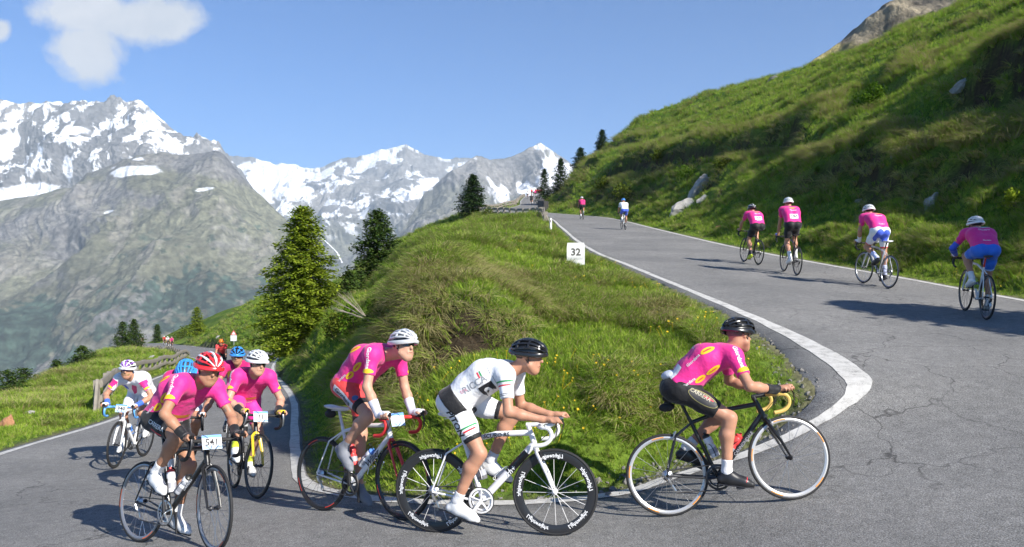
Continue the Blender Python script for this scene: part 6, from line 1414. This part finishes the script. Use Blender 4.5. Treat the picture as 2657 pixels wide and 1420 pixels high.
# pink jersey, out of the saddle on the red and white bike
def pr_red(c):
    pr_pink(c); J = c['J']; sb = c['sb']
    for nm, s in (('L', 1), ('R', -1)):
        ax = (J['kn' + nm] - J['hj' + nm]).normalized(); U = ax * (-s); V = V3(0, s, 0).cross(U); o = J['hj' + nm] + ax * .17 - V * s * 0
        b = -V if V.dot(c['nd']) > 0 else V
        decal('side_panel', sb, rect_pts(.28, .062), o + V3(-.045, 0, .0), U, V, mat('print_silver', (.55, .57, .62), .5), c['shorts'])
        decal('lettering', sb, text_mesh('Giordana', .058, .015), o + V3(-.045, 0, 0), U, V, PBLACK, c['shorts'], off=.005, mx=.02)
        decal('shorts_badge', sb, ell_pts(.05, .045), o + ax * .05 + V3(.05, 0, .02), U, V, mat('print_navy', (.05, .10, .25), .5), c['shorts'])
cyclist('rider in pink jersey and red shorts out of the saddle, silver helmet, dark sunglasses', 'white and red road bike with red bar tape and forks', from_px((844, 1326), (1033, 1349)), -5,
        dict(frame=WHITEP, fork=REDF, tape=REDT, saddle=mat('white_saddle', (.75, .75, .75), .4), post=mat('white_post', (.7, .7, .72), .35), bag=True, wheel=W_RED, steer=-4, crank=88, frame_words=[('Wilier', .075, 'down', PBLACK, .3)], plate=('', 0), stem=WHITEP),
        dict(skin=SKIN_B, jersey=PINK, shorts=REDL, cuff=BLACKL, helmet=(HSIL, HW, HBLK), overshoe=True, shoe=GREYL, wrist=cloth('pale_wristband', (.62, .63, .72)), wrist_t=.55, glove=WHITEJ, glasses=(PBLACK, LENS), hip=(.37, 1.14), lean=36, curve=.05, head=(.225, .075), look=(-10, 0), elbow=.35, foot=30, prints=pr_red), 0,
        bottles=[('clear bottle with blue cap on the white and red bike', 'down', WBOT, BBOT), ('red bottle on the seat tube of the white and red bike', 'seat', RBOT, RBOT)])
# white kit on the white bike with deep rims
def pr_white(c):
    jb, sb, J, tp, t, nd, je = c['jb'], c['sb'], c['J'], c['tp'], c['t'], c['nd'], c['jersey']
    for s in (1, -1):
        U = t * (-s); V = nd
        decal('lettering', jb, text_mesh('RICCA', .075, .006), tp(.52, .04, s * .12), U, V, PGREY, je, mx=.02)
        decal('logo_square', jb, rect_pts(.125, .115), tp(.66, -.055, s * .12), U, V, PBLACK, je)
        decal('logo', jb, text_mesh('a', .15, .03), tp(.66, -.05, s * .12), U, V, PWHITE, je, off=.005, mx=.02)
        decal('flag_stripe', jb, rect_pts(.012, .05), tp(.66, .085, s * .12), U, V, PRED, je); decal('flag_stripe', jb, rect_pts(.012, .05), tp(.70, .085, s * .12), U, V, PGREEN, je)
        decal('jersey_stripe', jb, rect_pts(.006, .06), tp(.84, .08, s * .12), U, V, PGREY, je); decal('jersey_stripe', jb, rect_pts(.006, .09), tp(.86, -.02, s * .12), U, V, PGREY, je)
        decal('jersey_mark', jb, text_mesh('tre', .05, .01), tp(.30, .045, s * .12), U, V, mat('print_pale_pink', (.70, .35, .42), .6), je)
    V = t; U = V.cross(nd); decal('lettering', jb, text_mesh('RICCA', .06, .01), tp(.3, .06, 0), U, V, mat('print_pale_pink', (.70, .35, .42), .6), je)
    for nm, s in (('L', 1), ('R', -1)):
        ax = (J['el' + nm] - J['sj' + nm]).normalized(); out = (V3(0, s, 0) + nd * .3); out = (out - ax * out.dot(ax)).normalized(); Vv = -ax; Uu = Vv.cross(out)
        for k, m_ in ((.055, PGREEN), (.085, PRED), (.150, PBLACK), (.162, PBLACK)): decal('sleeve_stripe', jb, rect_pts(.13, .011 if k < .1 else .004), J['sj' + nm] + ax * k, Uu, Vv, m_, je)
        ax = (J['kn' + nm] - J['hj' + nm]).normalized(); U = ax * (-s); V = V3(0, s, 0).cross(U)
        decal('lettering', sb, text_mesh('PITON', .075, .03, .2), J['hj' + nm] + ax * .17 + V3(-.05, 0, 0), U, V, PBLACK, c['shorts'], mx=.02)
        U2 = V3(0, s, 0).cross(-ax) if False else (-ax).cross(V3(0, s, 0)); 
        for k, m_ in ((.195, PGREEN), (.222, PRED), (.255, PBLACK), (.268, PBLACK)): decal('shorts_stripe', sb, rect_pts(.13, .013 if k < .25 else .004), J['hj' + nm] + ax * k + V3(.05, 0, 0), (-ax).cross(V3(0, s, 0)), -ax, m_, c['shorts'])
cyclist('bare-handed rider in white jersey and white shorts with black helmet', 'white road bike with deep black rims and white spokes', from_px((1140, 1382), (1434, 1390)), -2,
        dict(frame=glossy('pearl_white', (.78, .78, .80)), fork=glossy('pearl_white', (.78, .78, .80)), tape=WTAPE, saddle=mat('white_saddle', (.75, .75, .75), .4), post=mat('white_post', (.7, .7, .72), .35), wheel=W_DEEP, steer=3, crank=-128, crankm=mat('white_crank', (.74, .74, .75), .35), hood=WTAPE, stem=WHITEP, tube=1.25, cage=mat('white_cage', (.7, .7, .7), .4),
             bands=[(.50, .86, BLACKC)], frame_words=[('SCURO RS', .046, 'top', PBLACK, .2), ('rh+', .06, 'down', PWHITE, .2)]),
        dict(skin=SKIN_C, jersey=WHITEJ, shorts=WHITEJ, cuff=BLACKL, cuff_w=.035, belt=BLACKL, hem=.06, helmet=(HBLK, HBLK, BLACKC), sock=cloth('grey_white_sock', (.6, .6, .62)), sock_t=.86, shoe=SHOEW, lean=29, curve=.055, hip=(.225, 1.04), head=(.175, .13), look=(-6, -8), elbow=.25, grip='ends', prints=pr_white), 0,
        bottles=[('dark grey bottle on the seat tube of the white bike', 'seat', GBOT, KBOT)])
# rightmost near rider, seen from his right side
def pr_black(c):
    pr_pink(c); J = c['J']; sb = c['sb']
    for nm, s in (('L', 1), ('R', -1)):
        ax = (J['kn' + nm] - J['hj' + nm]).normalized(); U = ax * (-s); V = V3(0, s, 0).cross(U); o = J['hj' + nm] + ax * .16
        decal('shorts_panel', sb, ell_pts(.26, .09), o + V3(.03, 0, .01), U, V, mat('print_khaki', (.30, .27, .10), .6), c['shorts'])
        decal('shorts_panel', sb, ell_pts(.25, .076), o + V3(.03, 0, .01), U, V, mat('print_charcoal', (.035, .035, .038), .6), c['shorts'], off=.004)
        decal('lettering', sb, text_mesh('CARRERA', .042, .01), o - ax * .02 + V3(.03, 0, .03), U, V, mat('print_beige', (.45, .42, .32), .6), c['shorts'], off=.006, mx=.02)
        decal('shorts_swoosh', sb, ell_pts(.09, .012), o + ax * .03 + V3(.05, 0, .02), U, V, PRED, c['shorts'], off=.006)
    jb, tp = c['jb'], c['tp']; o = tp(.0, .118, -.02)
    q = MB().ell(o + c['nd'] * .02, (.075, .10, .045), 14, 10).build('pocket_jacket', mat('rolled_jacket', (.50, .53, .60), .7, bump=.5, bscale=30), c['root'])
    decal('race_number', jb, rect_pts(.10, .12), tp(.10, .06, -.10), c['t'].cross(c['nd']), c['t'], PWHITE, c['jersey'])
cyclist('rider in pink jersey and black shorts with black helmet riding away round the bend', 'black road bike with gold bar tape and silver rims', from_px((1753, 1339), (2065, 1296)), -3,
        dict(frame=BLACKC, tape=GOLD, wheel=W_SILV, steer=9, crank=-32, bag=True, frame_words=[('CANNONDALE', .034, 'down', PGREY, 0), ('CAAD', .024, 'top', PGREY, 0)], brakem=STEEL, hood=BTAPE),
        dict(skin=SKIN_C, jersey=PINK, shorts=BLACKL, helmet=(HBLK, HBLK, BLACKC), sock=SOCKW, sock_t=.82, shoe=SHOEB, strapm=PRED, wrist=BLACKL, lean=27, curve=.06, hip=(.225, 1.01), head=(.12, .155), look=(34, -14), elbow=.7, prints=pr_black, hair=mat('grey_hair', (.12, .10, .09), .7)), 0,
        bottles=[('white bottle with black cap on the seat tube of the black bike', 'seat', WBOT, KBOT), ('red bottle on the down tube of the black bike', 'down', RBOT, RBOT)])

# four riders climbing away on the upper arm
cyclist('rider in dusky pink jersey, bright blue shorts and blue arm warmers, number 585', 'white and red road bike of the rider in blue shorts', from_px((2561, 831), (2499, 805)), 2,
        dict(frame=WHITEP, tape=BTAPE, wheel=W_BLACK, steer=0, crank=-100, post=REDF),
        dict(skin=SKIN_C, jersey=PINK, shorts=BLUEL, cuff=mat('pale_blue_cuff', (.45, .60, .85), .6), cuff_w=.03, armwarm=ROYAL, helmet=(HW, HW, BLACKC), sock=SOCKW, shoe=SHOEW, glove=WHITEJ, lean=32, head=(.14, .13), look=(12, -12), elbow=.8, prints=lambda c: pr_pink(c, 1, number=('585', .86))), 1,
        bottles=[('lime bottle on the bike of the rider in blue shorts', 'down', LBOT, KBOT)])
def pr_wb(c):
    pr_pink(c, 1); sb, t, nd, tp = c['sb'], c['t'], c['nd'], c['tp']
    for s in (1, -1): 
        ax = (c['J']['kn' + 'LR'[s < 0]] - c['hipC']).normalized()
        decal('seat_panel', sb, ell_pts(.17, .26), tp(-.16, .02, s * .055) + ax * .05, V3(0, -1, 0), V3(0, 0, 1), ROYAL, c['shorts'])
cyclist('rider in pink jersey with white and blue shorts standing on the pedals', 'silver road bike with white saddle beside the edge line', from_px((2306, 749), (2236, 734)), 2,
        dict(frame=mat('silver_paint', (.60, .61, .62), .3, metal=.3), tape=BTAPE, saddle=mat('white_saddle', (.75, .75, .75), .4), wheel=dict(W_GREY), steer=4, crank=-75),
        dict(skin=SKIN_C, jersey=PINK, shorts=WHITEJ, cuff=cloth('red_cuff', (.65, .05, .07)), cuff_w=.02, helmet=(HW, HW, BLACKC), sock=cloth('blue_white_sock', (.55, .6, .85)), sock_t=.6, shoe=SHOEB, wrist=WHITEJ, wrist_t=.6, glove=ROYAL, hip=(.40, 1.12), lean=37, head=(.14, .13), look=(0, -14), elbow=.3, sway=.06, prints=pr_wb), 1)
cyclist('rider in pink jersey and black shorts with white helmet, number 1964 on his back', 'dark road bike under the rider with number 1964', from_px((2068, 715), (2032, 704)), 1,
        dict(frame=BLACKC, tape=BTAPE, wheel=W_BLACK, steer=0, crank=10, saddle=BLACKC),
        dict(skin=SKIN_C, jersey=PINK, shorts=BLACKL, helmet=(HW, HW, PGREY), sock=SOCKW, sock_t=.62, shoe=SHOEW, glove=ROYAL, hip=(.38, 1.16), lean=48, head=(.12, .16), look=(0, -6), elbow=.25, sway=.03, prints=lambda c: pr_pink(c, 1, number=('1964', .26))), 1)
cyclist('rider in pink jersey and black shorts with black helmet, number 2070 on his back', 'grey road bike under the rider with number 2070', from_px((1964, 687), (1932, 680)), 2,
        dict(frame=BLACKC, tape=BTAPE, wheel=W_BLACK, steer=0, crank=60, hood=WTAPE),
        dict(skin=SKIN_C, jersey=PINK, shorts=BLACKL, helmet=(HBLK, HW, BLACKC), sock=PBLACK, shoe=cloth('lime_shoe', (.55, .65, .05)), lean=42, head=(.13, .14), look=(0, -12), elbow=.8, prints=lambda c: pr_pink(c, 1, number=('2070', .30))), 1)
# far riders
def far_rider(pl, bl, contacts, lean_deg, jersey, shorts, helmet, skinm=SKIN_C, pg=None, bg=None, crank=30, stand=False, frame=BLACKC):
    return cyclist(pl, bl, contacts, 0, dict(frame=frame, tape=BTAPE, wheel=dict(W_BLACK, nsp=12), steer=0, crank=crank),
                   dict(skin=skinm, jersey=jersey, shorts=shorts, helmet=(helmet, helmet, BLACKC), sock=SOCKW, shoe=SHOEW, lean=lean_deg, head=(.12, .17), look=(0, -12), elbow=.7, hip=(.38, 1.13) if stand else (.235, 1.02)), 2, pg, bg)
O_ = road_hit(1622, 597); far_rider('small rider in blue and white kit far up the road', 'bike under the blue and white rider far up the road', on_road(O_.x - .05, O_.y + .98, -.05, 1), 44, WHITEJ, ROYAL, HBLU, crank=-60, frame=WHITEP)
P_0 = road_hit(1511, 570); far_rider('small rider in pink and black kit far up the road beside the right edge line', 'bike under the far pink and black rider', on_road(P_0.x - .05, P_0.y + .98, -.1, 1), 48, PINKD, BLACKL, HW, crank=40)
Q_0 = road_hit(1379, 533) or Vector((3.4, 145, 18.0)); far_rider('dark clad rider alone below the distant red group', 'bike of the dark clad distant rider', on_road(Q_0.x, Q_0.y, 0, 1), 48, BLACKL, BLACKL, HBLK, crank=10)
F_0 = on_road(-12.35, 34.0, .25, -.97); far_rider('rider with orange helmet just visible behind the front group', 'bike hidden behind the front group', F_0, 46, REDL, BLACKL, HORG, crank=30)
def copy_thing(o):
    c = o.copy(); COL.objects.link(c)
    for ch in o.children:
        k = ch.copy(); COL.objects.link(k); k.parent = c
        for g in ch.children: q = g.copy(); COL.objects.link(q); q.parent = k
    return c
base_p, base_b = RIDERS[-3]
def recolour(p, jm, hm):
    for ch in p.children:
        nm = ch.name.split('.')[0]
        if nm == 'jersey': ch.material_slots[0].link = 'OBJECT'; ch.material_slots[0].material = jm
        if nm == 'helmet':
            for g in [ch] + list(ch.children):
                if g.name.startswith('helmet_liner'): continue
                g.material_slots[0].link = 'OBJECT'; g.material_slots[0].material = hm
rnd = random.Random(5)
spots = []
for k in range(9):   # red and pink bunch at the top of the visible road
    y = 176 + 5.2 * k; f = .25 + .5 * ((k * 37) % 10) / 10
    i = int(np.argmin(np.abs((cin[:, 1] + cout[:, 1]) / 2 - y) + 1e3 * (cin[:, 2] < 10))); q = cin[i] * (1 - f) + cout[i] * f
    spots.append((q, (.1, 1), 'rider in the distant red bunch at the top of the climb', 'bike in the distant bunch at the top of the climb', 'riders in the distant red bunch', 'bikes in the distant red bunch'))
for k in range(4):   # on the lower arm beyond the long guard rail
    i = int([5, 7, 9, 3][k] * 1.0); f = .4 + .12 * k; q = cin[i] * (1 - f) + cout[i] * f; nx = cin[i + 2] - cin[i]
    spots.append((q, (nx[0], nx[1]), 'rider in %s far down the lower road beyond the guard rail' % ('red', 'white', 'pink', 'black')[k], 'bike of the far rider in %s on the lower road' % ('red', 'white', 'pink', 'black')[k], 'riders far down the lower road', 'bikes far down the lower road'))
for q, hd, pl, bl, pg, bg in spots:
    M = bike_matrix(*on_road(q[0], q[1], *hd), 0) if road_z(q[0], q[1]) is not None and road_z(q[0] - hd[0] / math.hypot(*hd), q[1] - hd[1] / math.hypot(*hd)) is not None else None
    if M is None: continue
    p, b = copy_thing(base_p), copy_thing(base_b)
    p.matrix_world = M; b.matrix_world = M; tag(p, pl, 'person', pg); tag(b, bl, 'bicycle', bg)
    fc = [m_ for w_, m_ in (('in red far', REDL), ('in white far', WHITEJ), ('in pink far', PINK), ('in black far', BLACKL)) if w_ in pl]
    recolour(p, fc[0] if fc else rnd.choice([REDL, PINKD, PINK, REDL, WHITEJ]), rnd.choice([HW, HBLK, HELM_RW[0]]))
